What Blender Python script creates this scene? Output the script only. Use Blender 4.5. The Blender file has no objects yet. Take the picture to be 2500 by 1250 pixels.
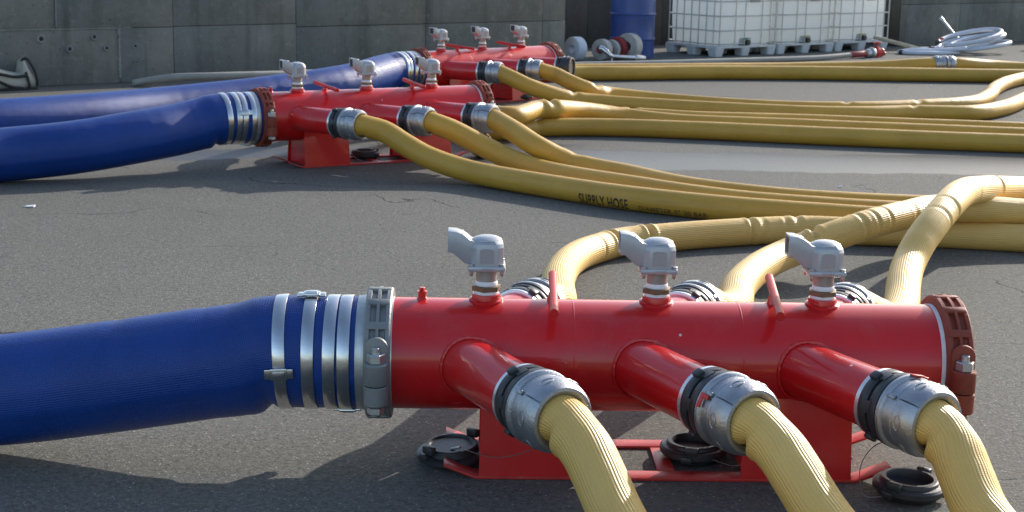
import bpy, bmesh, math, random
from mathutils import Vector, Matrix
random.seed(7)
PI = math.pi
SC = bpy.context.scene
COL = SC.collection

# ------------------------------------------------------------------ camera
PITCH, ROLL, CAM_H = 0.2114, 0.0201, 1.5227
cam_data = bpy.data.cameras.new('camera')
cam_data.sensor_width = 36.0
cam_data.lens = 52.74
cam_data.clip_start = 0.05
cam_data.clip_end = 2000
cam_data.dof.use_dof = True
cam_data.dof.focus_distance = 4.3
cam_data.dof.aperture_fstop = 11.0
cam = bpy.data.objects.new('camera', cam_data)
COL.objects.link(cam)
fw = Vector((0, math.cos(PITCH), -math.sin(PITCH)))
up0 = Vector((0, math.sin(PITCH), math.cos(PITCH)))
rt0 = Vector((1, 0, 0))
rt = rt0 * math.cos(ROLL) + up0 * math.sin(ROLL)
up = up0 * math.cos(ROLL) - rt0 * math.sin(ROLL)
cam.matrix_world = Matrix(((rt.x, up.x, -fw.x, 0), (rt.y, up.y, -fw.y, 0), (rt.z, up.z, -fw.z, CAM_H), (0, 0, 0, 1)))
SC.camera = cam

# ------------------------------------------------------------------ sky and sun
SUN_EL, SUN_AZ = math.radians(24), math.radians(50.7)      # azimuth measured from +x towards +y
world = bpy.data.worlds.new('World')
SC.world = world
world.use_nodes = True
wn = world.node_tree
sky = wn.nodes.new('ShaderNodeTexSky')
sky.sky_type = 'NISHITA'
sky.sun_disc = False
sky.sun_elevation = SUN_EL
sky.sun_rotation = math.radians(90) - SUN_AZ
sky.air_density = 1.0
sky.dust_density = 1.5
wn.links.new(sky.outputs[0], wn.nodes['Background'].inputs[0])
wn.nodes['Background'].inputs[1].default_value = 0.15
sd = bpy.data.lights.new('sun', 'SUN')
sd.energy = 3.5
sd.angle = math.radians(0.55)
sd.color = (1.0, 0.94, 0.86)
sun = bpy.data.objects.new('sun', sd)
COL.objects.link(sun)
sun_dir = Vector((math.cos(SUN_AZ) * math.cos(SUN_EL), math.sin(SUN_AZ) * math.cos(SUN_EL), math.sin(SUN_EL)))
sun.rotation_euler = sun_dir.to_track_quat('Z', 'Y').to_euler()
sun.location = sun_dir * 30
SC.view_settings.view_transform = 'Standard'
SC.view_settings.look = 'None'
SC.view_settings.gamma = 1.0
SC.view_settings.exposure = 0.75
SC.view_settings.use_curve_mapping = False

# ------------------------------------------------------------------ node helpers
def new_mat(name):
    m = bpy.data.materials.new(name)
    m.use_nodes = True
    nt = m.node_tree
    return m, nt, nt.nodes['Principled BSDF']

def nd(nt, kind, **kw):
    n = nt.nodes.new(kind)
    for k, v in kw.items():
        setattr(n, k, v)
    return n

def setin(nt, node, name, v):
    s = node.inputs[name]
    if hasattr(v, 'is_output'):
        nt.links.new(v, s)
    else:
        s.default_value = v

def math_n(nt, op, a, b=0.0, clamp=False):
    n = nd(nt, 'ShaderNodeMath', operation=op, use_clamp=clamp)
    setin(nt, n, 0, a); setin(nt, n, 1, b)
    return n.outputs[0]

def noise(nt, scale, detail=4.0, rough=0.55, vec=None, dims='3D'):
    n = nd(nt, 'ShaderNodeTexNoise', noise_dimensions=dims)
    n.inputs['Scale'].default_value = scale
    n.inputs['Detail'].default_value = detail
    n.inputs['Roughness'].default_value = rough
    if vec is not None: nt.links.new(vec, n.inputs['Vector'])
    return n.outputs['Fac']

def ramp(nt, fac, stops):
    n = nd(nt, 'ShaderNodeValToRGB')
    nt.links.new(fac, n.inputs[0])
    els = n.color_ramp.elements
    while len(els) < len(stops): els.new(0.5)
    for e, (p, c) in zip(els, stops):
        e.position = p
        e.color = (c, c, c, 1) if isinstance(c, float) else (*c, 1)
    return n.outputs[0]

def mix(nt, fac, a, b, mode='MIX'):
    n = nd(nt, 'ShaderNodeMix', data_type='RGBA', blend_type=mode)
    for i, v in ((0, fac), (6, a), (7, b)):
        if hasattr(v, 'is_output'): nt.links.new(v, n.inputs[i])
        elif i == 0: n.inputs[0].default_value = v
        else: n.inputs[i].default_value = (*v, 1)
    return n.outputs[2]

def bump(nt, h, strength, dist, normal=None):
    n = nd(nt, 'ShaderNodeBump')
    n.inputs['Strength'].default_value = strength
    n.inputs['Distance'].default_value = dist
    nt.links.new(h, n.inputs['Height'])
    if normal is not None: nt.links.new(normal, n.inputs['Normal'])
    return n.outputs[0]

def coords(nt, kind='Object', scale=None):
    c = nd(nt, 'ShaderNodeTexCoord').outputs[kind]
    if scale:
        m = nd(nt, 'ShaderNodeMapping')
        m.inputs['Scale'].default_value = scale
        nt.links.new(c, m.inputs['Vector'])
        return m.outputs[0]
    return c

def simple(name, col, rough, metal=0.0, var=0.12, nscale=9.0, bmp=0.0, bscale=60.0, coat=0.0, rvar=0.08, dirt=None, spec=0.5):
    """painted / cast / plastic surface with a little mottling, roughness variation and fine relief"""
    m, nt, p = new_mat(name)
    v = coords(nt)
    n1 = noise(nt, nscale, 5, 0.6, v)
    lo = tuple(max(0, c * (1 - var)) for c in col)
    hi = tuple(min(1, c * (1 + var)) for c in col)
    c = mix(nt, ramp(nt, n1, [(0.3, 0.0), (0.7, 1.0)]), lo, hi)
    if dirt:
        n3 = noise(nt, nscale * 2.3, 6, 0.7, v)
        c = mix(nt, ramp(nt, n3, [(dirt[1], 0.0), (dirt[1] + 0.14, 1.0)]), c, dirt[0])
    nt.links.new(c, p.inputs['Base Color'])
    n2 = noise(nt, nscale * 3, 4, 0.6, v)
    nt.links.new(math_n(nt, 'ADD', math_n(nt, 'MULTIPLY', math_n(nt, 'SUBTRACT', n2, 0.5), rvar * 2), rough, True), p.inputs['Roughness'])
    p.inputs['Metallic'].default_value = metal
    p.inputs['Specular IOR Level'].default_value = spec
    if coat:
        p.inputs['Coat Weight'].default_value = coat
        p.inputs['Coat Roughness'].default_value = 0.06
    if bmp:
        nb = noise(nt, bscale, 3, 0.6, v)
        nt.links.new(bump(nt, nb, bmp, 0.004), p.inputs['Normal'])
    return m

def hose_mat(name, lo, hi, rough, ribs, rib_h, weave, weave_h=0.4, stain=(0.2, 0.15, 0.06), stain_amt=0.25, coat=0.0, spec=0.5):
    """woven jacket: UV u runs round the hose, v along it in metres"""
    m, nt, p = new_mat(name)
    uv = nd(nt, 'ShaderNodeUVMap').outputs[0]
    sx = nd(nt, 'ShaderNodeSeparateXYZ'); nt.links.new(uv, sx.inputs[0])
    ob = coords(nt)
    n1 = noise(nt, 3.0, 6, 0.62, ob)
    c = mix(nt, ramp(nt, n1, [(0.3, 0.0), (0.72, 1.0)]), lo, hi)
    mp = nd(nt, 'ShaderNodeMapping'); mp.inputs['Scale'].default_value = (26, 2.2, 1)
    nt.links.new(uv, mp.inputs['Vector'])
    n2 = noise(nt, 1.0, 5, 0.65, mp.outputs[0])
    c = mix(nt, math_n(nt, 'MULTIPLY', ramp(nt, n2, [(0.52, 0.0), (0.8, 1.0)]), stain_amt), c, stain)
    rib = math_n(nt, 'SINE', math_n(nt, 'MULTIPLY', sx.outputs[0], 2 * PI * ribs))
    rib01 = math_n(nt, 'ADD', math_n(nt, 'MULTIPLY', rib, 0.5), 0.5)
    wv = math_n(nt, 'SINE', math_n(nt, 'MULTIPLY', sx.outputs[1], 2 * PI * weave))
    h = math_n(nt, 'ADD', rib01, math_n(nt, 'MULTIPLY', wv, weave_h))
    p.inputs['Specular IOR Level'].default_value = spec
    nt.links.new(c, p.inputs['Base Color'])
    nt.links.new(math_n(nt, 'ADD', math_n(nt, 'MULTIPLY', n1, 0.2), rough - 0.1), p.inputs['Roughness'])
    if coat:
        p.inputs['Coat Weight'].default_value = coat
        p.inputs['Coat Roughness'].default_value = 0.18
    b1 = bump(nt, noise(nt, 11.0, 3, 0.5, ob), 0.25, 0.012)
    nt.links.new(bump(nt, h, rib_h, 0.0016, b1), p.inputs['Normal'])
    return m

# ------------------------------------------------------------------ mesh helpers
def vx(t): return t if isinstance(t, Vector) else Vector(t)

def frame(axis):
    a = vx(axis).normalized()
    ref = Vector((0, 0, 1)) if abs(a.z) < 0.9 else Vector((1, 0, 0))
    u = (ref - a * ref.dot(a)).normalized()
    return a, u, a.cross(u)

_bevel_cache = {}
def bevel_box_data(sx, sy, sz, w, seg=2):
    k = (round(sx, 5), round(sy, 5), round(sz, 5), round(w, 5), seg)
    if k not in _bevel_cache:
        bm = bmesh.new()
        bmesh.ops.create_cube(bm, size=1.0)
        for v in bm.verts: v.co = Vector((v.co.x * sx, v.co.y * sy, v.co.z * sz))
        if w > 0: bmesh.ops.bevel(bm, geom=list(bm.edges), offset=w, segments=seg, affect='EDGES', profile=0.5)
        bm.verts.index_update()
        _bevel_cache[k] = ([v.co.copy() for v in bm.verts], [[v.index for v in f.verts] for f in bm.faces])
        bm.free()
    return _bevel_cache[k]

class MB:
    """collects shapes; build() links them as one mesh object"""
    def __init__(self): self.v = []; self.f = []; self.uv = {}
    def add(self, vs, fs):
        o = len(self.v); self.v += [tuple(x) for x in vs]
        self.f += [[i + o for i in f] for f in fs]
        return self
    def box(self, c, s, w=0.0, M=None, seg=2):
        vs, fs = bevel_box_data(*s, w, seg)
        c = vx(c)
        vs = [((M @ x) if M else x) + c for x in vs]
        return self.add(vs, fs)
    def lathe(self, o, axis, prof, n=32, caps=True, a0=0.0, a1=2 * PI, ru=None):
        a, u, w = frame(axis); o = vx(o)
        if ru is not None:
            u = (vx(ru) - a * vx(ru).dot(a)).normalized(); w = a.cross(u)
        full = abs((a1 - a0) - 2 * PI) < 1e-6
        m = n if full else n + 1
        vs = []
        for t, r in prof:
            for i in range(m):
                th = a0 + (a1 - a0) * i / n
                vs.append(o + a * t + (u * math.cos(th) + w * math.sin(th)) * r)
        fs = []
        for k in range(len(prof) - 1):
            for i in range(n if full else n):
                j = (i + 1) % m if full else i + 1
                fs.append([k * m + i, k * m + j, (k + 1) * m + j, (k + 1) * m + i])
        if caps and full:
            if prof[0][1] > 1e-5: fs.append(list(range(m))[::-1])
            if prof[-1][1] > 1e-5: fs.append([(len(prof) - 1) * m + i for i in range(m)])
        if not full:
            fs.append([k * m for k in range(len(prof))]); fs.append([k * m + n for k in range(len(prof))][::-1])
        return self.add(vs, fs)
    def cyl(self, p0, p1, r, n=16, bev=0.0):
        p0, p1 = vx(p0), vx(p1); L = (p1 - p0).length
        pr = [(0, r), (L, r)] if not bev else [(0, r - bev), (bev, r), (L - bev, r), (L, r - bev)]
        return self.lathe(p0, p1 - p0, pr, n)
    def tube(self, pts, r, n=10, closed=False):
        pts = [vx(p) for p in pts]; N = len(pts); vs = []
        prev = None
        for i, p in enumerate(pts):
            t = (pts[(i + 1) % N] - pts[i - 1]) if closed else (pts[min(i + 1, N - 1)] - pts[max(i - 1, 0)])
            t = t.normalized()
            if prev is None: a, u, w = frame(t)
            else:
                u = (prev - t * prev.dot(t)).normalized(); w = t.cross(u)
            prev = u
            rr = r[i] if isinstance(r, (list, tuple)) else r
            for k in range(n):
                th = 2 * PI * k / n
                vs.append(p + (u * math.cos(th) + w * math.sin(th)) * rr)
        fs = []
        for i in range(N if closed else N - 1):
            j = (i + 1) % N
            for k in range(n):
                l = (k + 1) % n
                fs.append([i * n + k, i * n + l, j * n + l, j * n + k])
        if not closed:
            fs.append(list(range(n))[::-1]); fs.append([(N - 1) * n + k for k in range(n)])
        return self.add(vs, fs)
    def prism(self, poly, axis, d0, d1):
        """poly: list of 2D points in the plane normal to axis ('x','y','z')"""
        def mk(p, d):
            return {'x': (d, p[0], p[1]), 'y': (p[0], d, p[1]), 'z': (p[0], p[1], d)}[axis]
        n = len(poly)
        vs = [mk(p, d0) for p in poly] + [mk(p, d1) for p in poly]
        fs = [[i, (i + 1) % n, n + (i + 1) % n, n + i] for i in range(n)] + [list(range(n))[::-1], list(range(n, 2 * n))]
        return self.add(vs, fs)
    def loft(self, rings, cap=True):
        n = len(rings[0]); vs = [p for r in rings for p in r]; fs = []
        for k in range(len(rings) - 1):
            for i in range(n):
                j = (i + 1) % n
                fs.append([k * n + i, k * n + j, (k + 1) * n + j, (k + 1) * n + i])
        if cap:
            fs.append(list(range(n))[::-1]); fs.append([(len(rings) - 1) * n + i for i in range(n)])
        return self.add(vs, fs)
    def build(self, name, mat, parent=None, angle=35, bevel=0.0):
        me = bpy.data.meshes.new(name)
        me.from_pydata(self.v, [], self.f)
        if bevel:
            bm = bmesh.new(); bm.from_mesh(me)
            bmesh.ops.recalc_face_normals(bm, faces=bm.faces)
            es = [e for e in bm.edges if len(e.link_faces) == 2 and e.calc_face_angle() > 0.5]
            bmesh.ops.bevel(bm, geom=es, offset=bevel, segments=2, affect='EDGES', profile=0.5, clamp_overlap=True)
            bm.to_mesh(me); bm.free()
        else:
            bm = bmesh.new(); bm.from_mesh(me); bmesh.ops.recalc_face_normals(bm, faces=bm.faces); bm.to_mesh(me); bm.free()
        me.shade_smooth()
        me.set_sharp_from_angle(angle=math.radians(angle))
        me.materials.append(mat)
        o = bpy.data.objects.new(name, me)
        COL.objects.link(o)
        if parent: o.parent = parent
        return o

def thing(name, label, cat, loc=(0, 0, 0), rz=0.0, group=None):
    o = bpy.data.objects.new(name, None)
    o.empty_display_size = 0.2
    COL.objects.link(o)
    o.location = loc; o.rotation_euler = (0, 0, rz)
    o['label'] = label; o['category'] = cat
    if group: o['group'] = group
    return o

def tag(o, label, cat, group=None):
    o['label'] = label; o['category'] = cat
    if group: o['group'] = group
    return o

def spline(pts, step):
    """centripetal Catmull-Rom through the points, resampled evenly"""
    P = [vx(p) for p in pts]
    P = [P[0] * 2 - P[1]] + P + [P[-1] * 2 - P[-2]]
    dense = []
    for i in range(1, len(P) - 2):
        p0, p1, p2, p3 = P[i - 1:i + 3]
        t0 = 0; t1 = t0 + max(1e-4, (p1 - p0).length) ** 0.5; t2 = t1 + max(1e-4, (p2 - p1).length) ** 0.5; t3 = t2 + max(1e-4, (p3 - p2).length) ** 0.5
        n = 24
        for k in range(n):
            t = t1 + (t2 - t1) * k / n
            a1 = p0 * ((t1 - t) / (t1 - t0)) + p1 * ((t - t0) / (t1 - t0))
            a2 = p1 * ((t2 - t) / (t2 - t1)) + p2 * ((t - t1) / (t2 - t1))
            a3 = p2 * ((t3 - t) / (t3 - t2)) + p3 * ((t - t2) / (t3 - t2))
            b1 = a1 * ((t2 - t) / (t2 - t0)) + a2 * ((t - t0) / (t2 - t0))
            b2 = a2 * ((t3 - t) / (t3 - t1)) + a3 * ((t - t1) / (t3 - t1))
            dense.append(b1 * ((t2 - t) / (t2 - t1)) + b2 * ((t - t1) / (t2 - t1)))
    dense.append(P[-2])
    S = [0.0]
    for i in range(1, len(dense)): S.append(S[-1] + (dense[i] - dense[i - 1]).length)
    n = max(2, int(S[-1] / step)); out = []; j = 0
    for i in range(n + 1):
        s = S[-1] * i / n
        while j < len(S) - 2 and S[j + 1] < s: j += 1
        d = S[j + 1] - S[j]
        out.append(dense[j].lerp(dense[j + 1], 0 if d < 1e-9 else (s - S[j]) / d))
    return out, S[-1] / n

def tframe(C, i):
    t = (C[min(i + 1, len(C) - 1)] - C[max(i - 1, 0)]).normalized()
    u = Vector((0, 0, 1)); u = (u - t * u.dot(t)).normalized()
    return t, u, t.cross(u)

def nearest(C, p):
    p = vx(p)
    return min(range(len(C)), key=lambda i: (C[i] - p).length)

def hose_mesh(C, ds, r, n, kinks=(), wob=0.012, seed=0, fold=None):
    """kinks: (arc position, depth, half width, angle from the top; positive to the right of travel)"""
    rnd = random.Random(seed)
    ph = [rnd.uniform(0, 6.28) for _ in range(6)]
    vs = []; N = len(C)
    for i, c in enumerate(C):
        s = i * ds
        t, u, w = tframe(C, i)
        flat = 0.0
        for k in range(n):
            th = 2 * PI * k / n
            f = 1 + wob * (math.sin(s * 5.1 + ph[0] + th) * 0.5 + math.sin(s * 2.3 + ph[1] - 2 * th) * 0.5 + math.sin(s * 11 + ph[2] + 3 * th) * 0.25)
            if fold is not None:          # lengthwise lay-flat fold
                dth = (th - fold + PI) % (2 * PI) - PI
                f += 0.014 * math.exp(-(dth / 0.09) ** 2) - 0.012 * math.exp(-((dth + 0.28) / 0.22) ** 2)
            for (s0, dep, wd, a0) in kinks:
                x = (s - s0) / wd
                if abs(x) < 4:
                    side = (0.5 + 0.5 * math.cos(th - a0))
                    f -= dep * math.exp(-x * x) * side ** 1.6
                    f += dep * 0.28 * (math.exp(-((abs(x) - 1.9) ** 2) * 1.6)) * side ** 2
                    f += dep * 0.10 * math.exp(-x * x) * (1 - side)
            vs.append(c + (u * math.cos(th) + w * math.sin(th)) * (r * f))
    fs = []; uv = []
    for i in range(N - 1):
        for k in range(n):
            l = (k + 1) % n
            fs.append((i * n + k, i * n + l, (i + 1) * n + l, (i + 1) * n + k))
            uv += [k / n, i * ds, (k + 1) / n, i * ds, (k + 1) / n, (i + 1) * ds, k / n, (i + 1) * ds]
    fs.append(tuple(range(n))[::-1]); uv += [0, 0] * n
    fs.append(tuple((N - 1) * n + k for k in range(n))); uv += [0, 0] * n
    me = bpy.data.meshes.new('hose')
    me.from_pydata([tuple(v) for v in vs], [], fs)
    me.uv_layers.new(name='UVMap').data.foreach_set('uv', uv)
    bm = bmesh.new(); bm.from_mesh(me); bmesh.ops.recalc_face_normals(bm, faces=bm.faces); bm.to_mesh(me); bm.free()
    me.shade_smooth()
    return me

def link_mesh(name, me, mat, parent=None):
    me.materials.append(mat)
    o = bpy.data.objects.new(name, me); COL.objects.link(o)
    if parent: o.parent = parent
    return o

PATHS = {
    'm1_front_a': [(0.099, 3.686, 0.325), (0.121, 3.647, 0.325), (0.191, 3.542, 0.277), (0.226, 3.471, 0.227), (0.263, 3.384, 0.167), (0.315, 3.270, 0.107), (0.380, 3.080, 0.077), (0.520, 2.650, 0.070)],
    'm1_front_b': [(0.585, 3.699, 0.325), (0.606, 3.659, 0.325), (0.678, 3.572, 0.277), (0.718, 3.499, 0.227), (0.762, 3.410, 0.167), (0.825, 3.290, 0.107), (0.900, 3.100, 0.077), (1.060, 2.650, 0.070)],
    'm1_front_c': [(1.052, 3.710, 0.325), (1.073, 3.671, 0.325), (1.122, 3.592, 0.277), (1.137, 3.523, 0.227), (1.155, 3.431, 0.167), (1.215, 3.310, 0.107), (1.280, 3.120, 0.077), (1.420, 2.650, 0.070)],
    'm1_rear_a': [(0.074, 4.758, 0.325), (0.117, 4.849, 0.325), (0.155, 5.100, 0.252), (0.180, 5.534, 0.167), (0.187, 5.945, 0.132), (0.211, 6.248, 0.112), (0.253, 6.549, 0.092), (0.321, 6.812, 0.077), (0.400, 6.974, 0.070), (0.532, 7.143, 0.070), (0.679, 7.239, 0.070), (1.199, 7.481, 0.070), (1.515, 7.569, 0.070), (1.810, 7.534, 0.070), (2.206, 7.510, 0.070), (2.585, 7.443, 0.070), (2.966, 7.358, 0.070)],
    'm1_rear_b': [(0.594, 4.771, 0.325), (0.636, 4.862, 0.325), (0.730, 5.100, 0.242), (0.852, 5.560, 0.152), (0.919, 5.922, 0.132), (0.987, 6.165, 0.122), (1.095, 6.452, 0.112), (1.229, 6.690, 0.112), (1.312, 6.748, 0.132), (1.449, 6.771, 0.182), (1.653, 6.888, 0.227), (1.910, 7.180, 0.227), (2.142, 7.457, 0.212), (2.394, 7.506, 0.202), (2.612, 7.558, 0.182), (3.049, 7.595, 0.152)],
    'm1_rear_c': [(1.094, 4.784, 0.325), (1.136, 4.874, 0.325), (1.270, 5.080, 0.242), (1.400, 5.330, 0.157), (1.532, 5.724, 0.132), (1.608, 5.999, 0.152), (1.684, 6.224, 0.187), (1.748, 6.328, 0.252), (1.835, 6.448, 0.317), (1.965, 6.672, 0.367), (2.139, 7.060, 0.357), (2.376, 7.522, 0.302), (2.791, 8.110, 0.212), (3.544, 8.873, 0.092)],
    'm2_front_a': [(-1.029, 9.460, 0.325), (-0.992, 9.435, 0.325), (-0.832, 9.447, 0.287), (-0.682, 9.351, 0.217), (-0.539, 9.284, 0.152), (-0.289, 9.186, 0.087), (0.113, 8.853, 0.070), (0.668, 8.404, 0.070), (1.187, 8.123, 0.070), (1.694, 7.957, 0.070), (2.166, 7.819, 0.070), (2.677, 7.725, 0.070), (3.093, 7.690, 0.070)],
    'm2_front_b': [(-0.606, 9.697, 0.325), (-0.569, 9.672, 0.325), (-0.413, 9.635, 0.282), (-0.220, 9.602, 0.192), (-0.049, 9.522, 0.122), (0.149, 9.341, 0.077), (0.696, 8.790, 0.070), (1.220, 8.360, 0.070), (1.735, 8.159, 0.070), (2.227, 8.052, 0.070), (2.765, 7.990, 0.070), (3.184, 7.928, 0.070)],
    'm2_front_c': [(-0.199, 9.926, 0.325), (-0.162, 9.901, 0.325), (-0.003, 9.674, 0.272), (0.148, 9.487, 0.202), (0.374, 9.465, 0.102), (0.698, 9.242, 0.070), (1.057, 8.761, 0.070), (1.527, 8.450, 0.070), (1.883, 8.344, 0.070), (2.289, 8.286, 0.070), (2.712, 8.231, 0.070), (3.068, 8.220, 0.070), (3.519, 8.207, 0.070)],
    'm2_rear_b': [(-1.099, 10.650, 0.325), (-1.104, 10.750, 0.325), (-1.080, 11.050, 0.212), (-0.900, 11.320, 0.112), (-0.550, 11.420, 0.072), (-0.173, 11.219, 0.070), (0.175, 11.496, 0.070), (0.692, 11.604, 0.070), (1.372, 11.537, 0.070), (2.195, 11.372, 0.070), (3.002, 11.236, 0.070), (3.799, 11.127, 0.070), (4.374, 11.034, 0.070)],
    'm2_rear_c': [(-0.663, 10.895, 0.325), (-0.668, 10.994, 0.325), (-0.620, 11.200, 0.262), (-0.400, 11.340, 0.222), (-0.036, 11.008, 0.212), (0.172, 11.469, 0.212), (0.277, 11.543, 0.212), (0.530, 11.914, 0.162), (0.902, 12.154, 0.092), (1.250, 12.036, 0.070), (2.281, 11.834, 0.070), (3.118, 11.687, 0.070), (3.936, 11.544, 0.070), (4.540, 11.469, 0.070)],
    'm2_rear_a': [(-1.553, 10.396, 0.325), (-1.557, 10.495, 0.325), (-1.520, 10.950, 0.192), (-1.250, 11.500, 0.077), (-0.600, 12.100, 0.070), (0.300, 12.400, 0.070), (0.993, 12.384, 0.070), (1.451, 12.234, 0.070), (2.341, 12.162, 0.070), (3.208, 12.035, 0.070), (4.057, 11.910, 0.070), (4.669, 11.804, 0.070)],
    'm3_front_a': [(-0.196, 13.286, 0.325), (-0.154, 13.270, 0.325), (-0.031, 13.172, 0.287), (0.113, 13.120, 0.227), (0.389, 13.178, 0.137), (0.488, 13.229, 0.112), (0.786, 13.306, 0.077), (1.543, 13.052, 0.070), (2.462, 12.812, 0.070), (2.958, 12.838, 0.070), (3.460, 13.015, 0.070), (3.966, 13.103, 0.070), (4.401, 13.561, 0.070), (4.963, 14.539, 0.070), (5.847, 16.020, 0.070)],
    'm3_front_b': [(0.162, 13.614, 0.325), (0.204, 13.598, 0.325), (0.356, 13.612, 0.287), (0.494, 13.482, 0.232), (0.713, 13.482, 0.152), (0.844, 13.632, 0.117), (1.309, 13.653, 0.072), (2.148, 13.224, 0.070), (2.924, 13.202, 0.070), (3.580, 13.480, 0.070), (4.199, 13.894, 0.070), (4.587, 14.580, 0.070), (4.927, 15.443, 0.070), (5.325, 16.229, 0.070), (5.776, 16.849, 0.070), (6.609, 17.490, 0.070)],
    'm3_rear': [(-0.169, 14.766, 0.325), (-0.202, 14.882, 0.325), (-0.200, 15.300, 0.200), (0.100, 15.750, 0.100), (0.662, 16.120, 0.078), (1.063, 16.209, 0.078), (1.934, 16.501, 0.078), (3.188, 16.730, 0.078), (4.436, 16.805, 0.078), (5.695, 16.881, 0.078), (6.634, 16.936, 0.078)],
    'joined': [(-0.537, 14.428, 0.325), (-0.570, 14.543, 0.325), (-0.620, 15.100, 0.150), (-0.250, 15.900, 0.080), (0.600, 16.400, 0.078), (2.016, 16.824, 0.078), (3.289, 17.271, 0.078), (4.221, 17.449, 0.100), (4.801, 17.504, 0.140), (4.978, 17.543, 0.145), (5.184, 17.595, 0.140), (5.670, 17.841, 0.100), (6.030, 17.899, 0.078), (6.913, 17.664, 0.078)],
    'grey': [(-3.723, 14.624, 0.030), (-3.503, 14.627, 0.070), (-3.298, 14.605, 0.100), (-2.959, 14.699, 0.110), (-2.309, 15.173, 0.100), (-1.579, 16.162, 0.060), (-0.503, 16.943, 0.040), (0.725, 17.725, 0.035), (1.682, 18.183, 0.035), (2.758, 18.805, 0.035), (3.924, 19.539, 0.035), (4.425, 19.946, 0.050)],
    'blue1': [(-0.392, 4.210, 0.325), (-0.472, 4.208, 0.325), (-0.582, 4.206, 0.325), (-0.682, 4.203, 0.322), (-0.800, 4.200, 0.297), (-0.930, 4.200, 0.276), (-1.200, 4.200, 0.232), (-1.489, 4.200, 0.191), (-1.800, 4.210, 0.172), (-2.600, 4.300, 0.167), (-4.000, 4.400, 0.167)],
    'blue2': [(-1.665, 9.718, 0.325), (-1.735, 9.679, 0.325), (-1.909, 9.581, 0.323), (-2.095, 9.470, 0.280), (-2.289, 9.300, 0.251), (-2.688, 9.080, 0.197), (-3.085, 8.920, 0.166), (-3.464, 8.630, 0.167), (-3.834, 8.392, 0.167)],
    'blue3': [(-0.874, 13.391, 0.325), (-0.933, 13.336, 0.325), (-1.080, 13.201, 0.323), (-1.397, 12.544, 0.275), (-1.846, 12.116, 0.225), (-2.279, 11.780, 0.190), (-2.682, 11.431, 0.170), (-3.150, 10.875, 0.167), (-3.598, 10.436, 0.167), (-4.036, 10.093, 0.167)],
}
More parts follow.
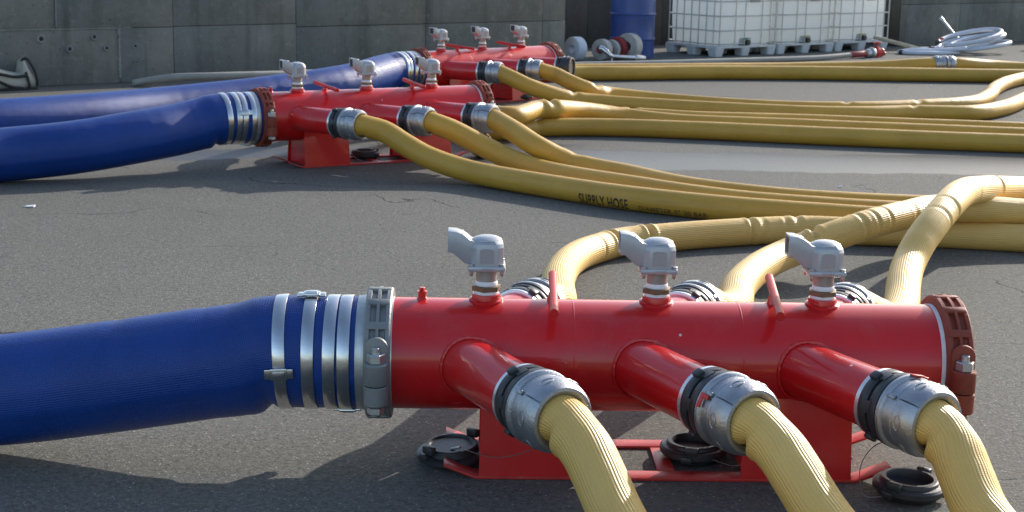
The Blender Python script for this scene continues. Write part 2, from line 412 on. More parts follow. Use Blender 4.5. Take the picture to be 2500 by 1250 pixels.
# ------------------------------------------------------------------ materials
def asphalt():
    m, nt, p = new_mat('asphalt')
    v = coords(nt)
    big = noise(nt, 0.35, 5, 0.6, v)
    mid = noise(nt, 5.0, 5, 0.65, v)
    fine = noise(nt, 95.0, 4, 0.7, v)
    vor = nd(nt, 'ShaderNodeTexVoronoi'); vor.inputs['Scale'].default_value = 130
    nt.links.new(v, vor.inputs['Vector'])
    sep = nd(nt, 'ShaderNodeSeparateColor'); nt.links.new(vor.outputs['Color'], sep.inputs[0])
    c = mix(nt, ramp(nt, fine, [(0.32, 0.0), (0.68, 1.0)]), (0.070, 0.069, 0.061), (0.212, 0.207, 0.184))
    grain = noise(nt, 42.0, 3, 0.7, v)
    c = mix(nt, ramp(nt, grain, [(0.36, 0.55), (0.5, 0.0)]), c, (0.052, 0.052, 0.048))
    c = mix(nt, ramp(nt, grain, [(0.55, 0.0), (0.72, 0.5)]), c, (0.26, 0.255, 0.23))
    c = mix(nt, ramp(nt, big, [(0.35, 0.0), (0.65, 0.35)]), c, (0.085, 0.083, 0.075))
    c = mix(nt, ramp(nt, mid, [(0.42, 0.0), (0.75, 0.4)]), c, (0.16, 0.155, 0.14))
    # pale aggregate showing through
    stone = ramp(nt, sep.outputs[0], [(0.955, 0.0), (0.965, 1.0)])
    core = ramp(nt, vor.outputs['Distance'], [(0.25, 1.0), (0.5, 0.0)])
    c = mix(nt, math_n(nt, 'MULTIPLY', stone, core), c, (0.36, 0.35, 0.32))
    # dark pits between the stones
    pit = ramp(nt, noise(nt, 60.0, 3, 0.6, v), [(0.27, 1.0), (0.36, 0.0)])
    c = mix(nt, math_n(nt, 'MULTIPLY', pit, 0.7), c, (0.022, 0.022, 0.02))
    # cracks: thin borders of large, noise-bent cells, only in places
    mp = nd(nt, 'ShaderNodeMapping'); mp.inputs['Scale'].default_value = (0.55, 1.1, 1); mp.inputs['Rotation'].default_value = (0, 0, 0.15)
    nt.links.new(v, mp.inputs['Vector'])
    wob = nd(nt, 'ShaderNodeTexNoise'); wob.inputs['Scale'].default_value = 2.5; wob.inputs['Detail'].default_value = 6
    nt.links.new(v, wob.inputs['Vector'])
    vm = nd(nt, 'ShaderNodeVectorMath', operation='MULTIPLY_ADD')
    nt.links.new(wob.outputs['Color'], vm.inputs[0]); vm.inputs[1].default_value = (0.5, 0.5, 0.0); nt.links.new(mp.outputs[0], vm.inputs[2])
    cv = nd(nt, 'ShaderNodeTexVoronoi', feature='DISTANCE_TO_EDGE'); cv.inputs['Scale'].default_value = 1.0
    nt.links.new(vm.outputs[0], cv.inputs['Vector'])
    crack = ramp(nt, cv.outputs['Distance'], [(0.002, 1.0), (0.0055, 0.0)])
    where = ramp(nt, noise(nt, 1.1, 3, 0.6, v), [(0.52, 0.0), (0.59, 1.0)])
    crack = math_n(nt, 'MULTIPLY', crack, where)
    c = mix(nt, math_n(nt, 'MULTIPLY', crack, 0.85), c, (0.012, 0.012, 0.012))
    # wet places: ellipses with ragged rims, laid where water has run out of the hoses
    acc = None
    for (cx, cy, rx, ry, rz) in WET:
        mm = nd(nt, 'ShaderNodeMapping', vector_type='TEXTURE')
        mm.inputs['Location'].default_value = (cx, cy, 0); mm.inputs['Rotation'].default_value = (0, 0, rz); mm.inputs['Scale'].default_value = (rx, ry, 1)
        nt.links.new(v, mm.inputs['Vector'])
        ln = nd(nt, 'ShaderNodeVectorMath', operation='LENGTH'); nt.links.new(mm.outputs[0], ln.inputs[0])
        acc = ln.outputs['Value'] if acc is None else math_n(nt, 'MINIMUM', acc, ln.outputs['Value'])
    acc = math_n(nt, 'ADD', acc, math_n(nt, 'MULTIPLY', math_n(nt, 'SUBTRACT', noise(nt, 1.6, 4, 0.6, v), 0.5), 0.9))
    wet = ramp(nt, acc, [(0.86, 1.0), (1.0, 0.0)])
    c = mix(nt, math_n(nt, 'MULTIPLY', wet, 0.55), c, (0.035, 0.035, 0.034))
    nt.links.new(c, p.inputs['Base Color'])
    rough = mix(nt, wet, mix(nt, mid, (0.78,) * 3, (0.95,) * 3), (0.36,) * 3)
    nt.links.new(rough, p.inputs['Roughness'])
    p.inputs['Specular IOR Level'].default_value = 0.12
    h = math_n(nt, 'ADD', math_n(nt, 'MULTIPLY', fine, 0.8), math_n(nt, 'MULTIPLY', vor.outputs['Distance'], -0.5))
    h = math_n(nt, 'SUBTRACT', h, math_n(nt, 'MULTIPLY', crack, 1.5))
    h = math_n(nt, 'MULTIPLY', h, math_n(nt, 'SUBTRACT', 1.0, math_n(nt, 'MULTIPLY', wet, 0.94)))
    nt.links.new(bump(nt, h, 0.5, 0.004), p.inputs['Normal'])
    return m

def concrete(name, lo, hi, stain, green=(0.05, 0.06, 0.05)):
    m, nt, p = new_mat(name)
    v = coords(nt)
    a = noise(nt, 1.3, 6, 0.65, v)
    b = noise(nt, 14.0, 5, 0.65, v)
    vs = coords(nt, 'Object', (5.0, 5.0, 0.5))
    run = noise(nt, 1.0, 5, 0.6, vs)
    c = mix(nt, ramp(nt, a, [(0.3, 0.0), (0.7, 1.0)]), lo, hi)
    c = mix(nt, ramp(nt, run, [(0.5, 0.0), (0.75, 0.65)]), c, stain)
    c = mix(nt, ramp(nt, b, [(0.55, 0.0), (0.8, 0.5)]), c, tuple(x * 1.7 for x in hi))
    c = mix(nt, ramp(nt, noise(nt, 3.2, 4, 0.6, v), [(0.55, 0.0), (0.75, 0.5)]), c, green)
    hole = nd(nt, 'ShaderNodeTexVoronoi'); hole.inputs['Scale'].default_value = 16; nt.links.new(v, hole.inputs['Vector'])
    pit = ramp(nt, hole.outputs['Distance'], [(0.07, 1.0), (0.13, 0.0)])
    c = mix(nt, math_n(nt, 'MULTIPLY', pit, 0.5), c, (0.02, 0.02, 0.02))
    nt.links.new(c, p.inputs['Base Color'])
    p.inputs['Roughness'].default_value = 0.9
    h = math_n(nt, 'SUBTRACT', math_n(nt, 'ADD', math_n(nt, 'MULTIPLY', b, 0.6), a), pit)
    nt.links.new(bump(nt, h, 0.6, 0.01), p.inputs['Normal'])
    return m

def label_mat():
    """small printed type plate: rows of tiny print on pale metal"""
    m, nt, p = new_mat('type_plate_print')
    v = coords(nt, 'Object', (900, 900, 420))
    n = noise(nt, 1.0, 2, 0.5, v)
    c = mix(nt, ramp(nt, n, [(0.50, 0.0), (0.58, 0.75)]), (0.40, 0.385, 0.38), (0.15, 0.14, 0.14))
    nt.links.new(c, p.inputs['Base Color']); p.inputs['Roughness'].default_value = 0.45
    return m

WET = [(2.3, 10.42, 3.4, 0.50, 0.03), (-0.55, 10.75, 1.1, 0.35, 0.3), (4.4, 12.6, 0.9, 0.5, 0.0), (3.4, 14.1, 1.2, 0.16, 0.1), (-1.9, 10.3, 0.6, 0.25, 0.5)]
ASPHALT = asphalt()
LIME = concrete('lime_bloom', (0.16, 0.168, 0.15), (0.28, 0.29, 0.26), (0.11, 0.12, 0.11), (0.13, 0.14, 0.12))
HOLE = simple('tie_hole_shadow', (0.03, 0.03, 0.028), 0.9)
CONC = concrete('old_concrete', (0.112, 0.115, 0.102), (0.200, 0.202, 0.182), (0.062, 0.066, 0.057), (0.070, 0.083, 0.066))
CONC_DARK = concrete('stained_concrete_shaded', (0.055, 0.05, 0.044), (0.08, 0.072, 0.064), (0.03, 0.026, 0.022), (0.05, 0.045, 0.04))  # brown-stained; the recess's deep shade is also put into the dark colour
RED = simple('gloss_red_paint', (0.57, 0.008, 0.009), 0.34, var=0.10, nscale=2.5, coat=0.5, bmp=0.04, bscale=14, rvar=0.05, spec=0.35, dirt=((0.45, 0.05, 0.04), 0.70))
_nt = RED.node_tree                            # small pale chips and a dusty bloom
_v = nd(_nt, 'ShaderNodeTexVoronoi'); _v.inputs['Scale'].default_value = 16.0
_nt.links.new(coords(_nt), _v.inputs['Vector'])
_s = nd(_nt, 'ShaderNodeSeparateColor'); _nt.links.new(_v.outputs['Color'], _s.inputs[0])
_chip = math_n(_nt, 'MULTIPLY', ramp(_nt, _s.outputs[0], [(0.93, 0.0), (0.94, 1.0)]), ramp(_nt, _v.outputs['Distance'], [(0.06, 1.0), (0.09, 0.0)]))
_p = _nt.nodes['Principled BSDF']; _old = _p.inputs['Base Color'].links[0].from_socket
_dust = ramp(_nt, noise(_nt, 7.0, 6, 0.7, coords(_nt)), [(0.5, 0.0), (0.85, 0.22)])
_c = mix(_nt, _dust, _old, (0.42, 0.16, 0.13))
_nt.links.new(mix(_nt, _chip, _c, (0.62, 0.55, 0.52)), _p.inputs['Base Color'])
RED_BAR = simple('satin_red_paint', (0.50, 0.012, 0.012), 0.48, var=0.1, nscale=10, spec=0.3)
RED_WORN = simple('worn_red_paint', (0.50, 0.03, 0.025), 0.42, var=0.18, nscale=14, bmp=0.15, bscale=60, dirt=((0.40, 0.17, 0.13), 0.60))
PRIMER = simple('red_oxide_primer', (0.24, 0.040, 0.018), 0.62, var=0.22, nscale=12, bmp=0.25, bscale=90, dirt=((0.16, 0.05, 0.03), 0.58))
GREYCAST = simple('grey_cast_iron_paint', (0.22, 0.225, 0.22), 0.5, metal=0.25, var=0.12, nscale=14, bmp=0.25, bscale=110)
STEEL = simple('bright_steel', (0.58, 0.59, 0.60), 0.24, metal=1.0, var=0.06, nscale=18, bmp=0.06, bscale=70)
ZINC = simple('galvanised_steel', (0.50, 0.51, 0.50), 0.42, metal=0.85, var=0.15, nscale=25)
ALU = simple('cast_aluminium', (0.38, 0.39, 0.41), 0.40, metal=0.85, var=0.14, nscale=22, bmp=0.3, bscale=160, dirt=((0.25, 0.25, 0.25), 0.62))
ALU_RAW = simple('raw_aluminium_rim', (0.72, 0.74, 0.76), 0.30, metal=0.75, var=0.06, nscale=20)
BLACK = simple('black_hard_coat', (0.028, 0.031, 0.034), 0.42, var=0.2, nscale=20, bmp=0.12, bscale=120, dirt=((0.08, 0.08, 0.08), 0.64))
TAPE = simple('white_thread_tape', (0.80, 0.81, 0.82), 0.6, var=0.05, nscale=40, bmp=0.4, bscale=220)
BRASS = simple('weathered_brass', (0.20, 0.135, 0.085), 0.45, metal=0.55, var=0.2, nscale=30)
NIPPLE = simple('weathered_zinc_pipe', (0.33, 0.31, 0.29), 0.42, metal=0.5, var=0.18, nscale=25)
HEADP = simple('light_grey_enamel', (0.40, 0.41, 0.43), 0.33, metal=0.25, var=0.08, nscale=12, coat=0.2, bmp=0.06, bscale=60, dirt=((0.33, 0.34, 0.36), 0.66))
LABEL = label_mat()
WHITE_PL = simple('milky_tank_plastic', (0.93, 0.94, 0.93), 0.42, var=0.04, nscale=3, bmp=0.1, bscale=8)
_nt = WHITE_PL.node_tree                      # light passes through the milky walls
_tr = nd(_nt, 'ShaderNodeBsdfTranslucent'); _tr.inputs[0].default_value = (0.9, 0.92, 0.9, 1)
_mx = nd(_nt, 'ShaderNodeMixShader'); _mx.inputs[0].default_value = 0.6
_nt.links.new(_nt.nodes['Principled BSDF'].outputs[0], _mx.inputs[1]); _nt.links.new(_tr.outputs[0], _mx.inputs[2])
_nt.links.new(_mx.outputs[0], _nt.nodes['Material Output'].inputs[0])
YEL_NEAR = hose_mat('yellow_ribbed_hose', (0.68, 0.415, 0.105), (0.76, 0.49, 0.14), 0.46, 46, 0.8, 150, 0.05, stain=(0.30, 0.20, 0.08), stain_amt=0.4, coat=0.05)
YEL_FAR = hose_mat('yellow_supply_hose', (0.46, 0.255, 0.028), (0.56, 0.325, 0.045), 0.50, 46, 0.25, 60, 0.05, stain=(0.22, 0.12, 0.02), stain_amt=0.5, coat=0.03)
BLUE = hose_mat('blue_woven_hose', (0.005, 0.034, 0.185), (0.007, 0.050, 0.25), 0.44, 150, 0.34, 190, 0.7, stain=(0.018, 0.062, 0.21), stain_amt=0.5, coat=0.05, spec=0.3)
WHITE_H = hose_mat('white_hose', (0.50, 0.52, 0.58), (0.62, 0.64, 0.70), 0.45, 40, 0.2, 60, 0.3, stain=(0.3, 0.3, 0.3), stain_amt=0.35)
GREY_H = hose_mat('grey_canvas_hose', (0.26, 0.25, 0.22), (0.38, 0.37, 0.33), 0.75, 30, 0.3, 90, 0.6, stain=(0.1, 0.09, 0.08), stain_amt=0.4)
DRUM = simple('blue_drum_paint', (0.03, 0.07, 0.24), 0.38, var=0.16, nscale=4, bmp=0.08, bscale=10, dirt=((0.06, 0.09, 0.2), 0.6))
CANVAS = simple('cream_canvas', (0.42, 0.39, 0.32), 0.85, var=0.12, nscale=12, bmp=0.3, bscale=60)
TRIM = simple('black_webbing', (0.012, 0.014, 0.016), 0.7, var=0.2, nscale=30, bmp=0.2, bscale=120)
INK = simple('black_stencil_ink', (0.045, 0.032, 0.012), 0.6, var=0.3, nscale=40)
FADED_INK = simple('faded_stencil_ink', (0.15, 0.095, 0.025), 0.6, var=0.4, nscale=40)
GREEN = simple('green_plastic', (0.02, 0.22, 0.12), 0.4)
YELLOWCAP = simple('yellow_cap', (0.45, 0.42, 0.03), 0.45)
WOOD = simple('pale_timber_pole', (0.42, 0.37, 0.27), 0.8, var=0.2, nscale=10)
PAPER = simple('white_litter', (0.78, 0.78, 0.75), 0.8, var=0.05)
WIRE = simple('thin_wire', (0.32, 0.31, 0.29), 0.4, metal=0.8)

# ------------------------------------------------------------------ ground
g = MB().add([(-120, -60, 0), (140, -60, 0), (140, 200, 0), (-120, 200, 0)], [[0, 1, 2, 3]]).build('ground', ASPHALT)
g['kind'] = 'structure'

# ------------------------------------------------------------------ concrete wall with recess
# wall line runs away to the right; local x along the wall, local y into it
WA = math.atan2(18.487 - 14.387, 0.705 + 4.604)
W0 = Vector((-4.604, 14.387, 0))
wall = thing('concrete_wall', 'long weathered grey concrete yard wall with form joints and a dark recess', 'wall', W0, WA)
WH = 0.95
def wpanel(x0, x1, z0, z1, mat, y=0.0, gap=0.0025, th=0.12):
    MB().box(((x0 + x1) / 2, y + th / 2, (z0 + z1) / 2), (x1 - x0 - gap * 2, th, z1 - z0 - gap * 2), 0.004).build('panel', mat, wall)
MB().box((-4.33, 0.266, WH / 2), (21.6, 0.28, WH + 0.02), 0.0).build('core', CONC, wall)     # backs the left run
MB().box((21.75, 0.266, WH / 2), (17.1, 0.28, WH + 0.02), 0.0).build('core', CONC, wall)
RX0, RX1, RD = 6.56, 13.08, 1.75
low = [-15.0, -12.0, -9.0, -6.0, -3.5, -1.4, 0.86, 1.44, 2.85, 4.52, 6.21, RX0]
top = [-15.0, -12.6, -9.4, -6.6, -4.1, -1.9, 0.23, 1.44, 2.85, 4.52, 6.21, RX0]
for xs, z0, z1 in ((low, 0.0, 0.54), (top, 0.54, WH)):
    for a, b in zip(xs[:-1], xs[1:]):
        dz = 0.0 if a < 1.44 else (0.004 if a < 2.85 else -0.03)
        wpanel(a, b, z0 if z0 == 0 else z0 + dz, z1 + dz if z0 == 0 else z1, CONC, y=0.005 * math.sin(a * 7 + z0 * 5))
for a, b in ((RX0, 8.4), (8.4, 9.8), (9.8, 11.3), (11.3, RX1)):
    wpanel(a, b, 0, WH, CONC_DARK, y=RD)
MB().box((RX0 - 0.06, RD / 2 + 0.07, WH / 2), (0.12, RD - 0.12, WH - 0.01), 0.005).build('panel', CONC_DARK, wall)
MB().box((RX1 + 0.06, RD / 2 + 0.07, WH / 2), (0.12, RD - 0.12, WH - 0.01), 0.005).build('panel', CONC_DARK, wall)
xs_r = [RX1, 14.35, 16.6, 19.0, 22.0, 26.0, 30.0]
for a, b in zip(xs_r[:-1], xs_r[1:]):
    for z0, z1 in ((0, 0.62), (0.62, WH)):
        wpanel(a, b, z0, z1, CONC, y=0.004 * math.sin(a * 5 + z0 * 9))
# tie holes with a broken pale rim
rnd = random.Random(3)
for (x, z, r) in ((0.078, 0.454, 0.042), (0.355, 0.349, 0.034), (0.608, 0.46, 0.032), (0.729, 0.349, 0.028), (1.028, 0.361, 0.024), (1.035, 0.198, 0.016), (0.773, 0.624, 0.016)):
    m = MB(); n = 18
    rings = []
    for k, (f, d) in enumerate(((0.45, 0.0), (0.62, 0.005), (0.95, 0.007), (1.12, -0.006))):
        rings.append([(x + r * f * math.cos(t) * (1 + rnd.uniform(-.12, .12)), -d + rnd.uniform(-.0015, .0015) - 0.004, z + r * f * math.sin(t) * (1 + rnd.uniform(-.12, .12))) for t in [2 * PI * q / n for q in range(n)]])
    m.loft(rings, False).build('tie_hole_rim', LIME, wall)
    MB().lathe((x, -0.0105, z), (0, 1, 0), [(0, 0.0), (0.0, r * 0.45), (0.004, r * 0.5)], 14, False).build('tie_hole', HOLE, wall)
# lime seams bled out of the form joints at the left
def seam(p0, p1, w):
    n = 60; A = []; B = []
    for k in range(n):
        f = k / (n - 1); x = p0[0] + (p1[0] - p0[0]) * f; z = p0[1] + (p1[1] - p0[1]) * f
        ww = w * (0.35 + rnd.random()) * (1 if 0 < k < n - 1 else 0.2)
        vert = abs(p1[1] - p0[1]) > abs(p1[0] - p0[0])
        o = rnd.uniform(-.3, .3) * w
        A.append((x + (o - ww if vert else 0), -0.0056, z + (0 if vert else o - ww))); B.append((x + (o + ww if vert else 0), -0.0056, z + (0 if vert else o + ww)))
    ring0 = A + B[::-1]
    MB().loft([ring0, [(p[0], 0.004, p[2]) for p in ring0]]).build('lime_seam', LIME, wall)
seam((0.86, 0.05), (0.865, 0.55), 0.013)
seam((-0.6, 0.545), (1.0, 0.54), 0.006)
seam((0.23, 0.56), (0.235, 0.88), 0.006)

# ------------------------------------------------------------------ hoses
R_Y = 0.070
def storz_half(parent, o, d, reds=False):
    """bright hose-end coupling: flange, body and a three-piece clamp ring; o = face, d = direction to the hose"""
    a, u, w = frame(d)
    c = MB().lathe(o, d, [(0, 0.088), (0.001, 0.0985), (0.003, 0.1010), (0.013, 0.1010), (0.0155, 0.0990), (0.019, 0.0925), (0.046, 0.0915), (0.050, 0.088), (0.118, 0.082), (0.122, 0.077), (0.116, 0.066)], 44, False).build('coupling', ALU, parent)
    for k in range(3):
        a0 = k * 2 * PI / 3 + 0.9
        s = MB().lathe(o, d, [(0.056, 0.084), (0.056, 0.0955), (0.0595, 0.0985), (0.088, 0.0975), (0.110, 0.0925), (0.1225, 0.0845), (0.1235, 0.0760)], 14, False, a0 + 0.025, a0 + 2 * PI / 3 - 0.025)
        s.build('clamp_segment', ALU, c)
        m = a0 + PI / 3
        for dm in (-0.42, 0.42):      # oval relief and screw pocket
            q = u * math.cos(m + dm) + w * math.sin(m + dm)
            t = a.cross(q)
            b = MB()
            cc = vx(o) + a * 0.080 + q * 0.0985
            ring = [cc + t * (0.020 * math.cos(x)) + a * (0.010 * math.sin(x)) - q * (0.004 * math.cos(x) ** 2) for x in [2 * PI * i / 14 for i in range(14)]]
            b.tube(ring, 0.0019, 6, True)
            b.build('relief', ALU, c)
        q = u * math.cos(a0) + w * math.sin(a0)
        cc = vx(o) + a * 0.036 + q * 0.095
        R = Matrix((a, a.cross(q), q)).transposed()
        MB().box(cc, (0.022, 0.012, 0.014), 0.003, R).build('lug', ALU, c)
    if reds:
        q = (u * 0.45 + w * reds).normalized(); t = a.cross(q)
        cc = vx(o) + a * 0.016 + q * 0.1005
        R = Matrix((a, t, q)).transposed()
        MB().box(cc, (0.013, 0.040, 0.005), 0.0015, R).box(cc + a * 0.016 - t * 0.012, (0.020, 0.012, 0.005), 0.0015, R).build('red_mark', RED_WORN, c)
    return c

HOSES = {}
def yellow_hose(key, label, mat=YEL_FAR, step=0.03, n=32, kinks=(), coupled=True, group='yellow supply hoses', reds=False, r=R_Y, wob=0.010):
    P = PATHS[key]
    C, ds = spline(P, step)
    root = thing('supply_hose', label, 'hose', (P[0][0], P[0][1], 0), 0, group)
    ks = []
    for (pt, dep, wd, ang) in kinks:
        i = nearest(C, pt) if not isinstance(pt, (int, float)) else int(pt / ds)
        ks.append((i * ds, dep, wd, ang))
    me = hose_mesh(C, ds, r, n, ks, wob, len(key) * 7 + ord(key[-1]))
    j = link_mesh('jacket', me, mat, root); j.location = -root.location
    if coupled:
        d = (vx(P[1]) - vx(P[0])).normalized()
        o = vx(P[0]) - d * (0.60 - 0.555)
        for q in (storz_half(root, o, d, reds),): q.location = -root.location
    HOSES[key] = (C, ds, root)
    return root

def K(key, i): return PATHS[key][i]
fk = lambda a: [(0.100, 0.36, 0.015, a)]
yellow_hose('m1_front_a', 'ribbed yellow hose in the foreground from the left front outlet of the nearest manifold', YEL_NEAR, 0.012, 64, fk(2.7), r=0.0675)
yellow_hose('m1_front_b', 'ribbed yellow hose in the foreground from the middle front outlet, red mark on its coupling', YEL_NEAR, 0.012, 64, fk(2.7), reds=1.0, r=0.0675)
yellow_hose('m1_front_c', 'ribbed yellow foreground hose furthest right, from the outlet beside the brown clamp', YEL_NEAR, 0.012, 64, fk(2.7), reds=-0.1, r=0.0675)
yellow_hose('m1_rear_a', 'pale yellow hose bending in a full curve behind the left valve of the nearest manifold', YEL_NEAR, 0.008, 56,
            [((0.47, 7.07, 0.08), 0.34, 0.014, 0.6), ((0.66, 7.22, 0.08), 0.34, 0.014, 0.3), ((0.38, 6.95, 0.08), 0.06, 0.012, 1.5), ((1.20, 7.48, 0.08), 0.22, 0.014, 0.9), ((1.26, 7.49, 0.08), 0.07, 0.014, 1.5), ((1.45, 7.56, 0.08), 0.13, 0.018, 0.4), ((1.38, 7.55, 0.08), 0.06, 0.012, 1.2)])
yellow_hose('m1_rear_b', 'pale yellow hose curving away behind the right-hand valve and over another hose', YEL_NEAR, 0.008, 56,
            [((1.40, 6.77, 0.16), 0.30, 0.014, 0.2), ((1.6, 6.85, 0.22), 0.10, 0.012, 0.9), ((1.66, 6.9, 0.22), 0.08, 0.010, 0.8), ((1.72, 6.97, 0.22), 0.08, 0.012, 0.9), ((1.9, 7.17, 0.23), 0.06, 0.02, 1.2)])
yellow_hose('m1_rear_c', 'pale sunlit yellow hose arching highest over the others at the right edge', YEL_NEAR, 0.008, 56,
            [((2.42, 7.7, 0.3), 0.28, 0.014, 0.4), ((1.9, 6.6, 0.34), 0.10, 0.014, 1.3), ((1.84, 6.5, 0.3), 0.06, 0.012, 1.3), ((2.2, 7.2, .36), 0.07, 0.02, 1.0)])
yellow_hose('m2_front_a', 'yellow hose with black SUPPLY HOSE lettering from the middle manifold', kinks=[(0.095, 0.16, 0.02, 2.9)])
yellow_hose('m2_front_b', 'yellow hose from the centre front outlet of the middle manifold, between its two neighbours', kinks=[(0.095, 0.16, 0.02, 2.9), (K('m2_front_b', 4), 0.06, 0.05, 0.2)])
yellow_hose('m2_front_c', 'yellow hose from the right front outlet of the middle manifold', kinks=[(0.095, 0.16, 0.02, 2.9), (K('m2_front_c', 4), 0.10, 0.04, 0.3), ((2.6, 8.25, 0.08), 0.25, 0.03, 0.4)])
yellow_hose('m2_rear_a', 'hindmost of three parallel yellow hoses behind the middle manifold, mostly hidden', kinks=[((0.97, 12.39, 0.08), 0.3, 0.025, 0)])
yellow_hose('m2_rear_b', 'frontmost of three parallel yellow hoses running right behind the middle manifold', kinks=[(K('m2_rear_b', 6), 0.22, 0.03, 0.6)])
yellow_hose('m2_rear_c', 'yellow hose with a sharp raised fold right of the middle manifold', kinks=[(K('m2_rear_c', 6), 0.42, 0.03, 0.3)])
yellow_hose('m3_front_a', 'yellow hose from the left front outlet of the farthest manifold', kinks=[(0.095, 0.2, 0.02, 2.9), (K('m3_front_a', 5), 0.25, 0.03, 0.2), ((3.46, 13.0, 0.08), 0.15, 0.03, 0.2)], step=0.04)
yellow_hose('m3_front_b', 'yellow hose from the centre front outlet of the farthest manifold, hindmost in the bright bend', kinks=[(0.095, 0.2, 0.02, 2.9), (K('m3_front_b', 4), 0.35, 0.03, 0.1), ((2.9, 13.2, 0.08), 0.2, 0.03, 0.1), ((3.6, 13.5, .08), 0.2, 0.03, 0.1)], step=0.04)
yellow_hose('m3_rear', 'long straight yellow hose crossing the yard behind the farthest manifold', kinks=[((1.6, 16.4, 0.08), 0.05, 0.04, 0.8)], step=0.05, r=0.078)
jr = yellow_hose('joined', 'yellow hose joined by bright couplings lying behind the long straight one', step=0.05, r=0.078)
# coupling pair in the middle of the joined hose
C, ds, root = HOSES['joined']
i = nearest(C, (4.978, 17.543, 0.145))
for s in (-1, 1):
    t, u, w = tframe(C, i)
    c = storz_half(root, C[i] + t * (0.006 * s), t * s); c.location = -root.location

# stencilled lettering, wrapped on the hose
def wrap_text(key, text, size, start, theta, name, mat, lift=0.0012, stretch=1.0):
    C, ds, root = HOSES[key]
    cu = bpy.data.curves.new('lettering', 'FONT')
    cu.body = text; cu.size = size; cu.offset = size * 0.022
    cu.space_character = 1.12
    to = bpy.data.objects.new('lettering', cu); COL.objects.link(to)
    bpy.context.view_layer.update()
    me = bpy.data.meshes.new_from_object(to.evaluated_get(bpy.context.evaluated_depsgraph_get()))
    bpy.data.objects.remove(to)
    bm = bmesh.new(); bm.from_mesh(me)
    bmesh.ops.triangulate(bm, faces=bm.faces)
    bmesh.ops.subdivide_edges(bm, edges=[e for e in bm.edges if e.calc_length() > size * 0.2], cuts=2)
    i0 = nearest(C, start)
    for v in bm.verts:
        s = i0 * ds + v.co.x * stretch
        k = s / ds; i = int(k); fr = k - i
        t, u, w = tframe(C, i)
        c = C[i].lerp(C[i + 1], fr)
        th = theta - v.co.y / R_Y
        v.co = c + (u * math.cos(th) + w * math.sin(th)) * (R_Y * 1.012 + lift)
    bm.to_mesh(me); bm.free()
    o = link_mesh(name, me, mat, root); o.location = -root.location
    return o
wrap_text('m2_front_a', 'SUPPLY HOSE', 0.088, (0.425, 8.58, 0.078), 2.42, 'lettering', INK, stretch=0.56)
wrap_text('m2_front_a', 'DIAMETER 5"', 0.044, (0.745, 8.35, 0.078), 2.38, 'lettering', FADED_INK, stretch=0.9)
wrap_text('m2_front_a', '20 BAR', 0.044, (0.965, 8.225, 0.078), 2.38, 'lettering', FADED_INK, stretch=0.9)

# ------------------------------------------------------------------ blue suction hoses with steel bands
_r = random.Random(11)
WRINKLE = [(0.30 + 0.10 * _r.random() + 0.02 * i, 0.012 + 0.016 * _r.random(), 0.008 + 0.012 * _r.random(), _r.uniform(-2.6, 0.2)) for i in range(7)] + [(0.6 + 0.45 * i + 0.3 * _r.random(), 0.008 + 0.014 * _r.random(), 0.012 + 0.02 * _r.random(), _r.uniform(-2.2, 0.4)) for i in range(6)]
def blue_hose(key, label, bands, buckles, kink, start_ring):
    P = PATHS[key]
    C, ds = spline(P, 0.02)
    root = thing('suction_hose', label, 'hose', (P[2][0], P[2][1], 0), 0, 'blue suction hoses')
    me = hose_mesh(C, ds, 0.163, 72, [(kink[0], kink[1], 0.022, PI), (kink[0] + 0.06, -0.03, 0.05, PI), (kink[0] + 0.06, 0.022, 0.05, -1.1), (kink[0] + 0.75, 0.010, 0.04, -0.5)] + [(a, b * (1.0 if key == 'blue1' else 0.45), c, e) for a, b, c, e in WRINKLE], 0.005, ord(key[-1]), -1.80)
    j = link_mesh('jacket', me, BLUE, root); j.location = -root.location
    for bi, s in enumerate(bands):
        i = int(s / ds); t, u, w = tframe(C, i)
        b = MB().lathe(C[i] - t * 0.018, t, [(0, 0.1645), (0.001, 0.1668), (0.002, 0.1674), (0.034, 0.1674), (0.035, 0.1668), (0.036, 0.1645)], 96, False)
        bo = b.build('band', STEEL, root); bo.location = -root.location
        th = buckles[bi]
        if th is not None:
            q = u * math.cos(th) + w * math.sin(th); tt = t.cross(q)
            R = Matrix((t, tt, q)).transposed()
            m = MB().box(C[i] + q * 0.1745, (0.050, 0.036, 0.010), 0.004, R)
            m.box(C[i] + q * 0.1725 + t * 0.030, (0.022, 0.030, 0.008), 0.0035, R).box(C[i] + q * 0.1725 - t * 0.030, (0.022, 0.030, 0.008), 0.0035, R)
            m.box(C[i] + q * 0.180, (0.034, 0.020, 0.006), 0.002, R)
            m.build('buckle', STEEL, bo)
    t, u, w = tframe(C, 2)
    e = MB().lathe(C[0] + t * (start_ring - 0.018), t, [(0, 0.150), (0, 0.166), (0.004, 0.1675), (0.024, 0.1675), (0.028, 0.1655), (0.036, 0.165)], 72, False).build('end_ring', ZINC, root)
    e.location = -root.location
blue_hose('blue1', 'large blue hose in the foreground with four steel bands at the grey clamp', (0.086, 0.1365, 0.192, 0.261), (PI, None, -0.05, -1.68), (0.325, 0.11), 0.03)
blue_hose('blue2', 'large blue hose rising from the left to the middle manifold', (0.10, 0.15, 0.20, 0.25), (PI, -1.25, None, None), (0.33, 0.10), 0.055)
blue_hose('blue3', 'hindmost large blue hose rising to the farthest manifold', (0.09, 0.14, 0.19, 0.24), (None, None, None, None), (0.33, 0.09), 0.055)

# ------------------------------------------------------------------ manifolds
HC, RM, AL, RB = 0.325, 0.162, 1.1047, 0.082
WF = (-0.6613, -0.1758, 0.2911)
WR = (-0.66, -0.14, 0.36)
VX = (-0.55, -0.0568, 0.4269)

